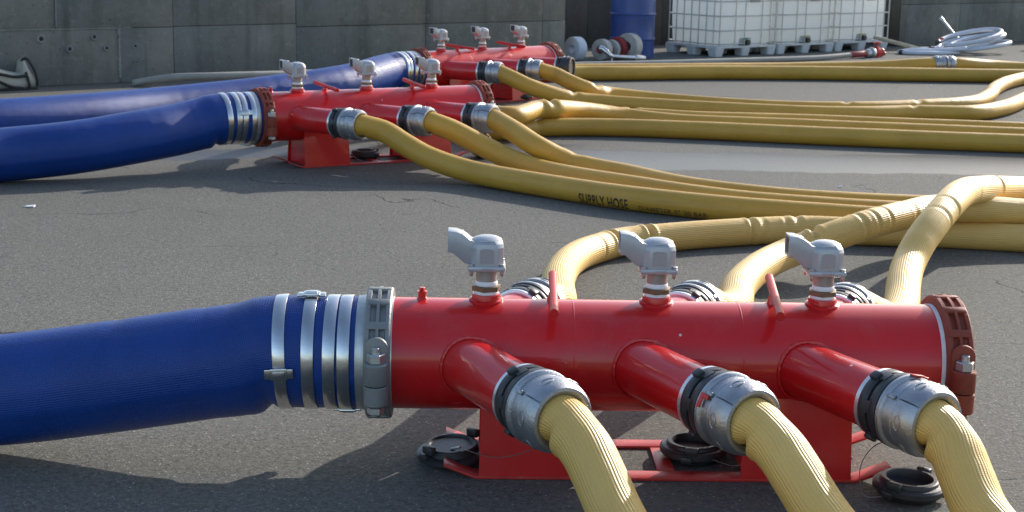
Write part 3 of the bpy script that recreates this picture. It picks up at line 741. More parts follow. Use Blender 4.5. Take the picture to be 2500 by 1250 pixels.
def hexp(c, axis, r, h, mb, ru=None):
    return mb.lathe(c, axis, [(0, r * 0.93), (h * 0.08, r), (h * 0.9, r), (h, r * 0.9)], 6, True, ru=ru)

def grooved_clamp(parent, x, mat, blind=0):
    """two cast halves round the pipe end with pockets, lugs and bolts on both sides"""
    m = MB()
    m.lathe((x - 0.037, 0, HC), (1, 0, 0), [(0, 0.160), (0, 0.186), (0.004, 0.190), (0.014, 0.1905), (0.017, 0.182), (0.031, 0.180), (0.033, 0.192), (0.041, 0.192), (0.043, 0.180), (0.057, 0.182), (0.060, 0.1905), (0.070, 0.190), (0.074, 0.186), (0.074, 0.160)], 80, False)
    for k in range(14):
        th = 2 * PI * k / 14 + 0.22
        q = Vector((0, math.cos(th), math.sin(th))); t = Vector((1, 0, 0)); s = t.cross(q)
        R = Matrix((t, s, q)).transposed()
        m.box(Vector((x, 0, HC)) + q * 0.185, (0.066, 0.024, 0.015), 0.0035, R)
    body = m.build('pipe_clamp', mat, parent)
    for s in (-1, 1):
        y = s * 0.203
        lug = MB()
        # rounded cheek, upper and lower pads, gap between showing the bolt
        prof = [(x - 0.034, HC - 0.100), (x + 0.034, HC - 0.100), (x + 0.034, HC + 0.062)] + [(x + 0.034 * math.cos(a), HC + 0.062 + 0.034 * math.sin(a)) for a in [PI * i / 10 for i in range(1, 10)]] + [(x - 0.034, HC + 0.062)]
        lug.prism(prof, 'y', s * 0.180, s * 0.196)
        lug.build('lug_back', mat, body, bevel=0.003)
        MB().lathe((x, y + s * 0.004, HC - 0.095), (0, 0, 1), [(0, 0.031), (0.004, 0.034), (0.055, 0.034), (0.057, 0.0325)], 24).build('lug_lower', mat, body)
        MB().lathe((x, y + s * 0.004, HC - 0.034), (0, 0, 1), [(0, 0.0325), (0.003, 0.034), (0.058, 0.034), (0.062, 0.031)], 24).build('lug_upper', mat, body)
        b = MB().cyl((x, y + s * 0.006, HC - 0.12), (x, y + s * 0.006, HC + 0.072), 0.0115, 16, 0.002)
        hexp((x, y + s * 0.006, HC + 0.0285), (0, 0, 1), 0.0255, 0.026, b)
        hexp((x, y + s * 0.006, HC - 0.118), (0, 0, 1), 0.0245, 0.020, b)
        b.build('bolt', ZINC, body)
    if blind:
        MB().lathe((x + 0.02, 0, HC), (1, 0, 0), [(0, 0.159), (0.012, 0.159), (0.022, 0.150), (0.026, 0.10), (0.028, 0.0)], 48, False).build('end_cap', mat, body)
    MB().lathe((x - 0.048 if blind else x + 0.034, 0, HC), (1, 0, 0), [(0, 0.1615), (0, 0.1640), (0.012 if blind else 0.006, 0.1640), (0.012 if blind else 0.006, 0.1615)], 72, False).build('gasket_edge', TAPE if blind else ALU_RAW, body)
    return body

def weld_branch(w, s):
    pts = []
    for i in range(72):
        ph = 2 * PI * i / 72
        zz = (RB + 0.003) * math.sin(ph)
        t = ((RB + 0.003) * math.cos(ph) * math.cos(AL) + math.sqrt(RM * RM - zz * zz)) / math.sin(AL)
        p = Vector((w, 0, HC)) + Vector((math.cos(AL), s * math.sin(AL), 0)) * t + Vector((math.sin(AL), -s * math.cos(AL), 0)) * ((RB + 0.003) * math.cos(ph)) + Vector((0, 0, zz))
        pts.append(p)
    rr = [0.0056 * (1 + 0.22 * math.sin(i * 2.4) + 0.08 * math.sin(i * 0.9)) for i in range(72)]
    return pts, rr

def branch(root, w, s, blank=False):
    d = Vector((math.cos(AL), s * math.sin(AL), 0)); o = Vector((w, 0, HC))
    b = MB().lathe(o, d, [(0.09, RB), (0.478, RB)], 48).build('outlet_pipe', RED, root)
    pts, rr = weld_branch(w, s)
    MB().tube(pts, rr, 6, True).build('weld', RED, b)
    MB().lathe(o, d, [(0.466, 0.081), (0.466, 0.0895), (0.468, 0.0925), (0.481, 0.0925), (0.483, 0.089)], 44, False).build('rim', ALU_RAW, b)
    k = MB().lathe(o, d, [(0.480, 0.080), (0.481, 0.0925), (0.484, 0.0945), (0.508, 0.0945), (0.511, 0.0930), (0.512, 0.086), (0.521, 0.086), (0.522, 0.0940), (0.525, 0.0960), (0.541, 0.0960), (0.5465, 0.1000), (0.5535, 0.1000), (0.5545, 0.09)], 48, False)
    a, u, v = frame(d)
    for i in range(3):
        th = 2 * PI * i / 3 + 0.5
        q = u * math.cos(th) + v * math.sin(th); t = a.cross(q)
        R = Matrix((a, t, q)).transposed()
        k.box(o + a * 0.494 + q * 0.097, (0.028, 0.026, 0.016), 0.004, R)
    for i in range(6):        # claws bridging the gap
        th = 2 * PI * i / 6 + 0.2
        k.lathe(o, d, [(0.504, 0.088), (0.504, 0.0962), (0.530, 0.0972), (0.530, 0.088)], 5, False, th, th + 0.34)
    kk = k.build('outlet_coupling', BLACK, b)
    if blank:
        MB().lathe(o, d, [(0.555, 0.094), (0.556, 0.104), (0.575, 0.106), (0.585, 0.1), (0.60, 0.099), (0.615, 0.094), (0.617, 0.085), (0.604, 0.08), (0.603, 0.0)], 40, False).build('blank_cap', BLACK, b)
    return b

def rrect(cx, cy, z, a, b, c):
    return [(cx + x, cy + y, z) for x, y in ((a - c, -b), (a, -b + c), (a, b - c), (a - c, b), (-a + c, b), (-a, b - c), (-a, -b + c), (-a + c, -b))]

def vent(root, x):
    t = HC + RM
    st = MB().lathe((x, 0, t - 0.03), (0, 0, 1), [(0, 0.0415), (0.045, 0.0415), (0.0495, 0.040), (0.050, 0.034)], 40, False).build('vent_socket', RED, root)
    pts = []
    for i in range(60):
        ph = 2 * PI * i / 60; yy = 0.044 * math.sin(ph)
        pts.append((x + 0.044 * math.cos(ph), yy, HC + math.sqrt(RM * RM - yy * yy) + 0.002))
    MB().tube(pts, [0.0062 * (1 + 0.12 * math.sin(i * 2.7) + 0.08 * math.sin(i)) for i in range(60)], 6, True).build('weld', RED, st)
    MB().lathe((x, 0, t + 0.019), (0, 0, 1), [(0, 0.0345), (0.002, 0.0355), (0.007, 0.0350), (0.012, 0.033)], 32).build('thread_tape', TAPE, st)
    hexp((x, 0, t + 0.029), (0, 0, 1), 0.0435, 0.0155, MB(), ru=(math.cos(0.3), math.sin(0.3), 0)).build('hex_bush', BRASS, st)
    MB().lathe((x, 0, t + 0.044), (0, 0, 1), [(0, 0.0315), (0.003, 0.0325), (0.011, 0.032), (0.014, 0.030)], 32).build('thread_tape', TAPE, st)
    MB().cyl((x, 0, t + 0.05), (x, 0, t + 0.098), 0.0302, 32).build('riser', NIPPLE, st)
    # head: chamfered square housing, domed lid, flat base flange, side mouth
    hd = MB().loft([rrect(x, 0, t + 0.107, .048, .048, .017), rrect(x, 0, t + 0.160, .0475, .0475, .017), rrect(x, 0, t + 0.171, .045, .045, .018), rrect(x, 0, t + 0.180, .039, .039, .018)]).build('valve_head', HEADP, root, angle=14, bevel=0.0012)
    MB().lathe((x, 0, t + 0.178), (0, 0, 1), [(0, 0.043), (0.0025, 0.0425), (0.0045, 0.039), (0.009, 0.030), (0.0118, 0.017), (0.0125, 0.0)], 32, False).build('lid', HEADP, hd)
    MB().box((x, 0, t + 0.1), (0.108, 0.104, 0.017), 0.006).build('base_flange', HEADP, hd)
    poly = [(x - .1125, t + .144), (x - .099, t + .144), (x - .062, t + .112), (x - .03, t + .112), (x - .03, t + .176), (x - .047, t + .180), (x - .056, t + .189), (x - .07, t + .198), (x - .088, t + .2045), (x - .1125, t + .2065)]
    sp = MB().prism(poly, 'y', -0.033, 0.033)
    me_o = sp.build('mouth', HEADP, hd, bevel=0.003)
    bm = bmesh.new(); bm.from_mesh(me_o.data)
    fs = [f for f in bm.faces if f.normal.x < -0.98 and f.calc_area() > 0.002]
    r = bmesh.ops.inset_region(bm, faces=fs, thickness=0.005, depth=0)
    for f in fs:
        ex = bmesh.ops.extrude_face_region(bm, geom=[f])
        bmesh.ops.translate(bm, verts=[e for e in ex['geom'] if isinstance(e, bmesh.types.BMVert)], vec=(0.045, 0, 0))
        bmesh.ops.delete(bm, geom=[f], context='FACES_ONLY')
    bm.to_mesh(me_o.data); bm.free()
    MB().box((x - 0.1075, 0, t + 0.1752), (0.003, 0.0565, 0.0515), 0.0).build('mouth_shade', BLACK, hd)  # black sheet added as the shade inside the mouth
    MB().prism([(-.0195 + x, t + .117), (.0195 + x, t + .117), (.0195 + x, t + .155), (.012 + x, t + .1585), (-.012 + x, t + .1585), (-.0195 + x, t + .155)], 'y', -0.0500, -0.0470).build('type_plate', LABEL, hd)
    MB().box((x + 0.001, -0.0525, t + 0.1005), (0.034, 0.002, 0.0055), 0.0008).build('name_strip', LABEL, hd)
    for sx in (-1, 1):
        for sy in (-1, 1):
            bl = MB().lathe((x + sx * 0.044, sy * 0.042, t + 0.078), (0, 0, 1), [(0, 0.003), (0.004, 0.0055), (0.010, 0.0065), (0.032, 0.0065)], 12)
            hexp((x + sx * 0.044, sy * 0.042, t + 0.108), (0, 0, 1), 0.008, 0.006, bl)
            bl.build('head_screw', ZINC, hd)

def manifold(pos, yaw, label, xl, left_mat, blank=(), rear=True):
    root = thing('pipe_manifold', label, 'manifold', pos, yaw, 'red pipe manifolds')
    xr = 0.772
    pipe = MB().lathe((xl, 0, HC), (1, 0, 0), [(0, RM), (xr - xl, RM)], 96).build('main_pipe', RED, root)
    for wx in (0.18, -0.30):           # barely raised girth welds under the paint
        MB().lathe((wx, 0, HC), (1, 0, 0), [(-0.004, RM - 0.001), (-0.002, RM + 0.0004), (0.002, RM + 0.0004), (0.004, RM - 0.001)], 72, False).build('girth_weld', RED, pipe)
    for i in range(3):
        branch(root, WF[i], -1, i in blank)
        branch(root, WR[i], 1)
        vent(root, VX[i])
    for hx, tilt in ((-0.357, 0.008), (0.283, 0.025)):
        h = MB().cyl((hx - tilt, -0.238, HC + RM + 0.022), (hx + tilt, 0.196, HC + RM + 0.034), 0.0125, 18, 0.002).build('lifting_bar', RED_BAR, root)
        MB().lathe((hx, 0, HC + RM - 0.01), (0, 0, 1), [(0, 0.019), (0.014, 0.017), (0.034, 0.012)], 16).build('bar_stub', RED, h)
    pl = MB().lathe((-0.735, 0, HC + RM - 0.004), (0, 0, 1), [(0, 0.017), (0.006, 0.0155), (0.010, 0.0125), (0.022, 0.0125), (0.024, 0.015), (0.027, 0.015)], 20)
    hexp((-0.735, 0, HC + RM + 0.023), (0, 0, 1), 0.009, 0.011, pl)
    pl.build('plug', RED, root)
    grooved_clamp(root, xl - 0.02, left_mat, 0)
    grooved_clamp(root, xr + 0.018, PRIMER, 1)
    # cradle legs: front and back plates leaning in, end webs with the pipe's arc cut out
    for xa, xb in ((-0.56, -0.25), (0.19, 0.50)):
        leg = None
        for s in (-1, 1):
            m = MB()
            th = 0.004
            y0, y1 = s * 0.163, s * 0.138
            zt = HC - math.sqrt(RM * RM - 0.138 ** 2) + 0.004
            rings = [[(xa - 0.004, y0, 0.009), (xb + 0.004, y0, 0.009), (xb + 0.004, y0 - s * th * 2, 0.009), (xa - 0.004, y0 - s * th * 2, 0.009)],
                     [(xa, y1, zt), (xb, y1, zt), (xb, y1 - s * th * 2, zt), (xa, y1 - s * th * 2, zt)]]
            o = m.loft(rings).build('leg_plate', RED, root)
        for xw in (xa + 0.012, xb - 0.012):
            poly = [(-0.153, 0.010), (0.153, 0.010), (0.128, 0.222)]
            for i in range(9):
                y = 0.124 - 0.248 * i / 8
                poly.append((y, HC - math.sqrt((RM - 0.004) ** 2 - y * y)))
            poly.append((-0.128, 0.222))
            MB().prism(poly, 'x', xw - 0.004, xw + 0.004).build('leg_web', RED, root)
    for s in (-1, 1):
        y = s * 0.137
        prof = [(-0.665, 0.036), (-0.575, 0.001), (0.520, 0.001), (0.620, 0.040)]
        poly = prof + [(a, b + 0.0085) for a, b in prof[::-1]]
        MB().prism(poly, 'y', y - 0.031, y + 0.031).build('skid', RED_WORN, root, bevel=0.0015)
    MB().box((-0.02, 0, 0.0045), (0.05, 0.20, 0.007), 0.001).build('skid_tie', RED_WORN, root)
    return root

manifold((0.4776, 4.2321, 0), 0.025, 'red pipe manifold in the foreground with a grey clamp at its left end', -0.835, GREYCAST)
manifold((-0.9501, 10.119, 0), 0.5112, 'red pipe manifold in the middle distance, three hoses on its front outlets', -0.785, PRIMER)
manifold((-0.2699, 13.9454, 0), 0.7432, 'farthest red pipe manifold, near the wall, one front outlet blanked with black cap', -0.785, PRIMER, blank=(2,))

# ------------------------------------------------------------------ loose storz caps with tether wires
def loose_cap(loc, label, flip=False, rz=0.0, tilt=(0, 0), wire=None):
    root = thing('blank_cap', label, 'cap', loc, rz, 'black outlet caps on the ground')
    if not flip:
        b = MB().lathe((0, 0, 0), (0, 0, 1), [(0, 0.0), (0.0, 0.074), (0.012, 0.078), (0.014, 0.092), (0.022, 0.1), (0.036, 0.1), (0.042, 0.094), (0.044, 0.082), (0.052, 0.080), (0.055, 0.076), (0.055, 0.066), (0.050, 0.064), (0.030, 0.062), (0.028, 0.0)], 48, False)
    else:
        b = MB().lathe((0, 0, 0), (0, 0, 1), [(0, 0.0), (0.0, 0.07), (0.003, 0.098), (0.007, 0.103), (0.018, 0.103), (0.021, 0.099), (0.022, 0.080), (0.040, 0.077), (0.043, 0.073), (0.043, 0.066), (0.036, 0.062), (0.036, 0.0)], 48, False)
    body = b.build('cap_body', BLACK, root)
    for k in range(2):
        th = PI * k + 0.5
        R = Matrix.Rotation(th, 3, 'Z')
        MB().box(R @ Vector((0.089, 0, 0.048)), (0.022, 0.040, 0.024), 0.005, R).build('claw', BLACK, root)
    for k in range(3):
        th = 2 * PI * k / 3 + 1.4
        R = Matrix.Rotation(th, 3, 'Z')
        MB().box(R @ Vector((0.098, 0, 0.024)), (0.018, 0.034, 0.020), 0.005, R).build('grip_lug', BLACK, root)
    if flip:
        MB().cyl((-0.01, -0.03, 0.036), (0.012, -0.055, 0.050), 0.004, 8).build('eye_bolt', ZINC, root)
    root.rotation_euler = (tilt[0], tilt[1], rz)
    if wire:
        C, ds = spline(wire, 0.01)
        R = root.matrix_basis.to_3x3().inverted()
        MB().tube([R @ (c - root.location) for c in C], 0.0013, 6).build('tether_wire', WIRE, root)
    return root
loose_cap((-0.165, 4.20, 0.014), 'black outlet cap lying beside the left leg of the nearest manifold', True, 0.3, (0.05, -0.06),
          [(-0.14, 4.14, 0.06), (-0.03, 4.0, 0.085), (0.08, 3.86, 0.17), (0.10, 3.80, 0.235)])
loose_cap((0.553, 4.262, 0.003), 'black outlet cap lying under the nearest manifold between its legs', False, 0.9, (0, 0),
          [(0.60, 4.17, 0.03), (0.66, 4.15, 0.02), (0.70, 4.10, 0.06), (0.62, 3.85, 0.22)])
loose_cap((1.125, 3.985, 0.003), 'black outlet cap lying at the right end of the nearest manifold', False, 0.35, (0.02, 0.02),
          [(1.05, 3.93, 0.02), (0.99, 3.93, 0.02), (0.97, 3.92, 0.10), (0.99, 3.86, 0.19), (1.04, 3.79, 0.235)])
loose_cap((-1.02, 10.19, 0.003), 'black outlet cap beside the left leg of the middle manifold', False, 0.2, (0, 0),
          [(-1.10, 10.1, .03), (-1.0, 9.9, .02), (-.85, 9.75, .03), (-.9, 9.6, .23)])
loose_cap((-0.62, 10.30, 0.003), 'black outlet cap between the legs of the middle manifold', True, 1.0)
loose_cap((-0.22, 10.36, 0.003), 'black outlet cap at the right leg of the middle manifold, under the hoses', False, 1.3, (0.25, 0.1),
          [(-0.22, 10.3, .06), (-.12, 10.2, .04), (-0.1, 10.1, .1), (-0.2, 9.98, .23)])
loose_cap((0.06, 14.12, 0.003), 'black outlet cap by the skid of the farthest manifold', False, 0.4, (0, 0),
          [(0.0, 14.05, .04), (-.12, 13.9, .08), (-.15, 13.7, .2), (-.1, 13.5, .23)])
# ------------------------------------------------------------------ background things
def wpt(x, y, z=0.0):
    """point given along the wall (x) and in front of it (y > 0)"""
    d = Vector((math.cos(WA), math.sin(WA), 0)); n = Vector((math.sin(WA), -math.cos(WA), 0))
    p = W0 + d * x + n * y
    return Vector((p.x, p.y, z))

# grey pipe-like hose along the wall foot, with its red end valve
P = PATHS['grey']; C, ds = spline(P, 0.04)
root = thing('grey_hose', 'thin grey hose running along the foot of the wall to a red valve', 'hose', (P[0][0], P[0][1], 0))
me = hose_mesh(C, ds, 0.034, 20, [], 0.012, 3); j = link_mesh('jacket', me, GREY_H, root); j.location = -root.location
d = (C[-1] - C[-3]).normalized()
m = MB().lathe(C[-1] - d * 0.02, d, [(0, 0.036), (0.01, 0.041), (0.30, 0.043), (0.33, 0.040)], 20).build('red_sleeve', simple('red_rubber', (0.26, 0.025, 0.03), 0.5), root); m.location = -root.location
e0 = C[-1] + d * 0.30
m = MB().lathe(e0, d, [(0, 0.044), (0.02, 0.058), (0.06, 0.06), (0.07, 0.05), (0.10, 0.05), (0.105, 0.075), (0.13, 0.078), (0.15, 0.07), (0.155, 0.05)], 28).build('end_coupling', ZINC, root); m.location = -root.location
v0 = e0 + d * 0.15
vroot = thing('hydrant_valve', 'small red hydrant valve with handwheel at the end of the thin grey hose', 'valve', (v0.x, v0.y, 0))
vm = MB().lathe((0, 0, v0.z), d, [(0, 0.062), (0.02, 0.066), (0.03, 0.052), (0.06, 0.060), (0.13, 0.066), (0.15, 0.05), (0.17, 0.062), (0.19, 0.06), (0.195, 0.03)], 24)
vm.lathe(d * 0.09 + Vector((0, 0, v0.z - 0.045)), (0, 0, 1), [(-0.05, 0.02), (-0.02, 0.05), (0.06, 0.045), (0.10, 0.036), (0.13, 0.02)], 20)
vb = vm.build('valve_body', RED_WORN, vroot)
MB().tube([d * 0.09 + Vector((0.05 * math.cos(a), 0.05 * math.sin(a), v0.z + 0.13)) for a in [2 * PI * i / 20 for i in range(20)]], 0.009, 8, True).build('handwheel', RED_WORN, vroot)
MB().cyl(d * 0.09 + Vector((0, 0, v0.z + 0.06)), d * 0.09 + Vector((0, 0, v0.z + 0.135)), 0.010, 10).box(d * 0.09 + Vector((0, 0, v0.z + 0.13)), (0.1, 0.014, 0.010), 0.002).box(d * 0.09 + Vector((0, 0, v0.z + 0.13)), (0.014, 0.1, 0.010), 0.002).build('spindle', RED_WORN, vroot)
MB().cyl(d * 0.19 + Vector((0, 0, v0.z)), d * 0.26 + Vector((0, 0, v0.z - 0.03)), 0.03, 16, 0.006).build('spout', simple('dull_bronze', (0.16, 0.13, 0.09), 0.5, metal=0.5), vroot)

# steel drum
def drum(p, label):
    root = thing('steel_drum', label, 'drum', p)
    prof = [(0.0, 0.278), (0.0, 0.29), (0.018, 0.292), (0.022, 0.284)]
    for zc in (0.235, 0.55):
        prof += [(zc - 0.03, 0.285), (zc - 0.012, 0.289), (zc - 0.005, 0.298), (zc + 0.005, 0.298), (zc + 0.012, 0.289), (zc + 0.03, 0.285)]
    prof += [(0.86, 0.284), (0.865, 0.292), (0.88, 0.292), (0.882, 0.282), (0.868, 0.278), (0.866, 0.0)]
    MB().lathe((0, 0, 0), (0, 0, 1), prof, 72, False).build('shell', DRUM, root)
    MB().lathe((0.17, -0.05, 0.862), (0, 0, 1), [(0, 0.034), (0.012, 0.034), (0.016, 0.03)], 16).build('bung', ZINC, root)
drum((1.50, 19.60, 0), 'blue ribbed steel drum standing against the dark recess')

# rolled fire hoses standing on edge
def roll(p, axis, ro, ri, wd, mat, label, core=None, turns=5, lean=0.0):
    root = thing('rolled_hose', label, 'hose roll', p, 0, 'rolled fire hoses')
    a = Vector((axis[0], axis[1], lean)).normalized()
    c = Vector((0, 0, ro))
    m = MB(); prof = []
    dr = (ro - ri) / turns
    for k in range(turns):          # each turn is a soft ridge on both faces
        r0 = ri + dr * k
        prof += [(-wd / 2 + 0.004 + 0.004 * (k % 2), r0 + 0.001), (-wd / 2, r0 + dr * 0.35), (-wd / 2, r0 + dr * 0.7)]
    prof += [(-wd / 2 + 0.006, ro - 0.002), (-wd / 2 + 0.014, ro), (wd / 2 - 0.014, ro), (wd / 2 - 0.006, ro - 0.002)]
    for k in range(turns)[::-1]:
        r0 = ri + dr * k
        prof += [(wd / 2, r0 + dr * 0.7), (wd / 2, r0 + dr * 0.35), (wd / 2 - 0.004, r0 + 0.001)]
    prof += [(0.0, ri)]
    m.lathe(c, a, prof + [prof[0]], 40, False)
    m.build('roll', mat, root)
    if core:
        MB().lathe(c, a, [(-wd / 2 - 0.015, 0.02), (-wd / 2 - 0.015, ri * 0.9), (wd / 2 + 0.012, ri * 0.9), (wd / 2 + 0.012, 0.02)], 24, True).build('core_coupling', core, root)
    return root
PALE = simple('pale_blue_white_hose', (0.46, 0.52, 0.60), 0.6, var=0.1, nscale=14, bmp=0.2, bscale=90)
GREYW = simple('grey_white_hose', (0.40, 0.40, 0.38), 0.7, var=0.18, nscale=14, bmp=0.25, bscale=90)
REDW = simple('dull_red_hose', (0.24, 0.025, 0.025), 0.65, var=0.15, nscale=14, bmp=0.2, bscale=90)
ax = (-0.62, -0.78)
roll((0.735, 18.66, 0), (-0.78, -0.62), 0.150, 0.05, 0.13, PALE, 'pale bluish rolled hose, leftmost of the rolls by the drum', turns=6)
roll((1.075, 18.88, 0), ax, 0.132, 0.05, 0.10, GREYW, 'small grey rolled hose behind the shiny standpipe', core=REDW, turns=5)
roll((1.20, 19.0, 0), ax, 0.125, 0.05, 0.06, GREYW, 'narrow grey rolled hose left of the red roll', turns=5)
roll((1.275, 19.06, 0), ax, 0.142, 0.05, 0.09, REDW, 'dull red rolled hose in front of the blue drum', turns=5)
roll((1.43, 19.10, 0), ax, 0.165, 0.06, 0.13, GREYW, 'largest rolled hose, grey white, right of the red roll by the drum', core=BLACK, turns=7)
# standpipe lying in front of the rolls
sp = thing('standpipe', 'shiny metal hose nozzle lying on the ground before the rolled hoses', 'nozzle', (1.05, 18.55, 0))
MB().tube([(-0.02, 0.02, 0.17), (0.02, 0.0, 0.165), (0.06, -0.02, 0.13), (0.10, -0.03, 0.09), (0.14, -0.02, 0.075)], [0.036, 0.038, 0.034, 0.026, 0.022], 16).build('nozzle_head', STEEL, sp)
MB().tube([(0.13, -0.02, 0.078), (0.30, 0.06, 0.062), (0.50, 0.18, 0.045)], [0.024, 0.026, 0.030], 16).build('pipe', STEEL, sp)
MB().lathe((0.42, 0.13, 0.052), (0.8, 0.5, -0.06), [(0, 0.03), (0.01, 0.042), (0.10, 0.042), (0.12, 0.034), (0.15, 0.034)], 18).build('coupling', ZINC, sp)
MB().cyl((0.125, -0.03, 0.0), (0.13, -0.025, 0.085), 0.011, 12).build('stay', ZINC, sp)

# intermediate bulk containers: tank, cage of tubes, pallet, outlet valve
PALLET = simple('pale_grey_pallet', (0.55, 0.57, 0.58), 0.5, var=0.12, nscale=12)
def ibc(p, yaw, label, gauge):
    root = thing('bulk_container', label, 'container', p, yaw, 'white caged bulk containers')
    # local: front face along x (0..1.0) at y = 0, depth 1.15 behind
    L, D, Z0, Z1 = 1.11, 0.94, 0.135, 1.12
    def rr(z, i):
        c = 0.09; a = []
        for cx, cy, s in ((L - c - i, c + i, -PI / 2), (L - c - i, D - c - i, 0), (c + i, D - c - i, PI / 2), (c + i, c + i, PI)):
            for k in range(7):
                a.append((cx + c * math.cos(s + k * PI / 12), cy + c * math.sin(s + k * PI / 12), z))
        return a
    MB().loft([rr(Z0, 0.05), rr(Z0 + 0.03, 0.028), rr(Z0 + 0.25, 0.018), rr(0.6, 0.014), rr(Z1 - 0.1, 0.02), rr(Z1, 0.06)]).build('tank', WHITE_PL, root)
    MB().lathe((L / 2, D / 2, Z1 - 0.005), (0, 0, 1), [(0, 0.11), (0.05, 0.11), (0.055, 0.1)], 24).build('lid', BLACK, root)
    zs = (0.16, 0.335, 0.525, 0.715, 0.905, 1.10)
    for z in zs:
        MB().tube([(0.04, -0.004, z), (L - 0.04, -0.004, z), (L - 0.012, 0.010, z), (L + 0.002, 0.04, z), (L + 0.002, D - 0.04, z), (L - 0.04, D + 0.002, z), (0.04, D + 0.002, z), (-0.002, D - 0.04, z), (-0.002, 0.04, z), (0.012, 0.01, z)], 0.0085, 8, True).build('cage_ring', ZINC, root)
    for x in (0.03, 0.32, 0.50, 0.82, 0.98, 1.085):
        MB().cyl((x, -0.018, Z0), (x, -0.018, Z1), 0.0085, 8).build('cage_upright', ZINC, root)
    for k in range(7):
        y = 0.05 + k * (D - 0.1) / 6
        MB().cyl((-0.016, y, Z0), (-0.016, y, Z1), 0.0085, 8).build('cage_upright', ZINC, root)
    pal = MB().box((L / 2, D / 2, 0.118), (L + 0.02, D + 0.02, 0.03), 0.006).build('pallet', PALLET, root)
    for x in (0.06, L / 2, L - 0.06):
        for y in (0.07, D / 2, D - 0.07):
            MB().loft([rrect(x, y, 0.0, 0.065, 0.07, 0.015), rrect(x, y, 0.104, 0.085, 0.085, 0.015)]).build('foot', PALLET, pal)
    MB().box((L / 2, 0.055, 0.19), (0.22, 0.10, 0.10), 0.03).build('outlet_recess', GREYW, root)
    ov = MB().cyl((L / 2, 0.02, 0.175), (L / 2, -0.055, 0.175), 0.035, 18, 0.004).build('outlet_valve', BLACK, root)
    MB().box((L / 2 - 0.03, -0.02, 0.225), (0.08, 0.016, 0.018), 0.004).build('valve_lever', YELLOWCAP if gauge else GREEN, ov)
    MB().box((0.66, -0.030, 0.80), (0.20, 0.003, 0.2), 0.001).build('info_plate', LABEL, root)
    return root
FA = math.radians(38.0)
fd = Vector((math.cos(FA), math.sin(FA), 0))
P0 = Vector((2.62, 19.78, 0))
ibc(P0, FA, 'white caged bulk container nearest the blue drum, left side showing', False)
ibc(P0 + fd * 1.19, FA, 'white caged bulk container in the middle of the row of three', True)
ibc(P0 + fd * 2.38, FA, 'white caged bulk container at the right end of the row, red valve before it', True)

# white hose coils by the wall
def coil(p, label, loops, r=0.030, extra=(), group='white hose coils'):
    root = thing('white_hose_coil', label, 'hose coil', p, 0, group)
    pts = []
    for (cx, cy, rx, ry, rot, z0, tz, a0, a1) in loops:
        n = max(8, int(abs(a1 - a0) * 5))
        for i in range(n):
            a = a0 + (a1 - a0) * i / n
            x, y = rx * math.cos(a), ry * math.sin(a)
            pts.append((cx + x * math.cos(rot) - y * math.sin(rot), cy + x * math.sin(rot) + y * math.cos(rot), max(r, z0 + tz * (0.5 + 0.5 * math.cos(a)))))
    C, ds = spline(pts, 0.03)
    link_mesh('hose', hose_mesh(C, ds, r, 14, [], 0.004, 5), WHITE_H, root)
    for k in (0, -1):
        d = (C[1] - C[0]) if k == 0 else (C[-1] - C[-2])
        if k == 0: d = -d
        MB().lathe(C[k] - d.normalized() * 0.02, d, [(0, r), (0.0, r + 0.008), (0.05, r + 0.008), (0.055, r - 0.006)], 16).build('end_ferrule', BLACK, root)
    return root
coil((6.42, 21.42, 0), 'large loose coil of white hose by the wall at the right', [
    (0.05, -0.03, 0.56, 0.26, 0.30, 0.03, 0.13, -2.9, 3.0), (-0.04, 0.03, 0.48, 0.30, 0.62, 0.06, 0.16, -3.2, 3.1), (0.10, 0.02, 0.44, 0.22, 0.40, 0.09, 0.18, -3.1, 3.3), (0.0, 0.04, 0.52, 0.33, 0.55, 0.12, 0.20, -3.0, 2.6)])
coil((5.75, 21.05, 0), 'flat spread loops of white hose on the ground left of the coil', [
    (0.0, 0.0, 0.45, 0.20, 0.3, 0.026, 0.0, -3.0, 3.2), (0.12, 0.05, 0.42, 0.16, 0.25, 0.05, 0.02, -3.1, 2.9), (0.25, 0.05, 0.36, 0.14, 0.3, 0.06, 0.03, -3.3, 2.2)])
coil((7.85, 22.2, 0), 'white hose coil cut off by the right edge', [
    (0, 0, 0.40, 0.25, 0.5, 0.03, 0.22, -3.0, 3.2), (0.03, 0.02, 0.38, 0.24, 0.45, 0.06, 0.25, -3.1, 3.0), (0.0, 0.0, 0.36, 0.22, 0.5, 0.09, 0.27, -3.2, 2.6)])
pole = thing('timber_pole', 'pale timber pole lying behind the red hydrant valve', 'pole', (5.35, 21.2, 0))
MB().tube([(-0.30, 0.20, 0.20), (0.0, 0.05, 0.13), (0.42, -0.15, 0.03)], [0.026, 0.028, 0.027], 12).build('shaft', WOOD, pole)
MB().tube([(0.36, -0.125, 0.045), (0.47, -0.175, 0.02)], [0.031, 0.029], 12).build('ferrule', ZINC, pole)
lance = thing('steel_lance', 'steel lance tube leaning out of the white hose coil against the wall', 'pipe', (6.28, 21.75, 0))
MB().tube([(0.20, -0.05, 0.05), (0.02, 0.16, 0.26), (-0.10, 0.30, 0.42)], [0.018, 0.02, 0.024], 12).build('tube', ZINC, lance)
MB().tube([(-0.09, 0.29, 0.405), (-0.125, 0.325, 0.45)], [0.032, 0.032], 12).build('tip', ZINC, lance)
redb = thing('marker_bracket', 'small red upright bracket beside the white hose loops', 'bracket', (6.02, 21.5, 0))
MB().box((0, 0, 0.10), (0.03, 0.02, 0.20), 0.004).box((0.02, 0, 0.19), (0.05, 0.02, 0.03), 0.004).build('bracket', RED_WORN, redb)
MB().box((0, 0, 0.008), (0.10, 0.07, 0.016), 0.003).build('base', ZINC, redb)

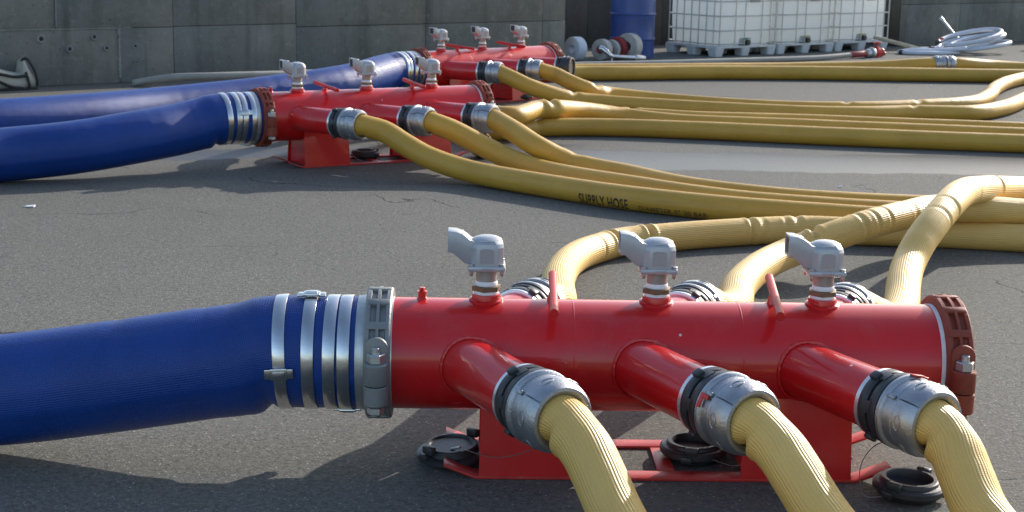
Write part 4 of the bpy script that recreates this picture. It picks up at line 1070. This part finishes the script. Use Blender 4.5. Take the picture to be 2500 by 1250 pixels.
# canvas bag at the left
bag = thing('canvas_bag', 'cream canvas bag with black straps slumped against the wall', 'bag', (-4.80, 14.10, 0), WA)
def bsec(x, h, d, bow=0.0, n=20):
    r = []
    for i in range(n):
        a = 2 * PI * i / n
        cx, cz = math.cos(a), math.sin(a)
        sx = math.copysign(abs(cx) ** 0.6, cx); sz = math.copysign(abs(cz) ** 0.6, cz)
        r.append((x + bow * (0.5 + 0.5 * sz), d / 2 * sx * (1 - 0.25 * max(0, sz)), h / 2 + h / 2 * sz))
    return r
MB().loft([bsec(-0.42, 0.15, 0.20), bsec(-0.38, 0.21, 0.27), bsec(-0.25, 0.235, 0.30), bsec(-0.10, 0.215, 0.30), bsec(0.02, 0.175, 0.29), bsec(0.12, 0.155, 0.28), bsec(0.17, 0.165, 0.27, -0.01)]).build('body', CANVAS, bag, angle=60)
MB().loft([bsec(0.165, 0.20, 0.27, -0.02), bsec(0.185, 0.275, 0.26, -0.03), bsec(0.225, 0.285, 0.25, -0.05), bsec(0.262, 0.22, 0.23, -0.06), bsec(0.285, 0.12, 0.2, -0.03)]).build('end_flap', CANVAS, bag, angle=60)
def strap(pts, r=0.014): MB().tube(spline(pts, 0.015)[0], r, 8).build('strap', TRIM, bag)
strap([(-0.30, -0.150, 0.18), (-0.12, -0.155, 0.165), (0.05, -0.15, 0.130), (0.16, -0.14, 0.135)])
strap([(-0.25, -0.153, 0.175), (-0.10, -0.157, 0.09), (0.02, -0.155, 0.035), (0.12, -0.15, 0.018)])
strap([(-0.22, -0.155, 0.20), (-0.215, -0.165, 0.10), (-0.21, -0.155, 0.012)], 0.016)
strap([(0.165, -0.12, 0.165), (0.175, -0.145, 0.10), (0.19, -0.145, 0.02)], 0.014)
strap([(0.150, -0.05, 0.265), (0.19, -0.06, 0.29), (0.235, -0.10, 0.22), (0.268, -0.115, 0.12), (0.275, -0.11, 0.03)], 0.013)
strap([(-0.38, -0.14, 0.012), (-0.1, -0.155, 0.012), (0.12, -0.15, 0.012), (0.27, -0.11, 0.014)], 0.012)

# scraps of litter on the asphalt
for (x, y, s, lab) in ((-2.66, 8.12, 0.026, 'small white scrap of paper on the asphalt at the left'), (4.5, 16.3, 0.014, 'tiny pale scrap on the asphalt between far hoses'), (2.06, 9.35, 0.012, 'tiny white scrap on the asphalt near the middle hoses')):
    o = MB().loft([[(-s, -s * .4, 0.002), (s, -s * .5, 0.003), (s * 1.1, s * .4, 0.004), (-s * .8, s * .5, 0.002)], [(-s, -s * .4, 0.006), (s, -s * .5, 0.010), (s * 1.1, s * .4, 0.014), (-s * .8, s * .5, 0.007)]]).build('paper_scrap', PAPER)
    o.location = (x, y, 0); tag(o, lab, 'litter')
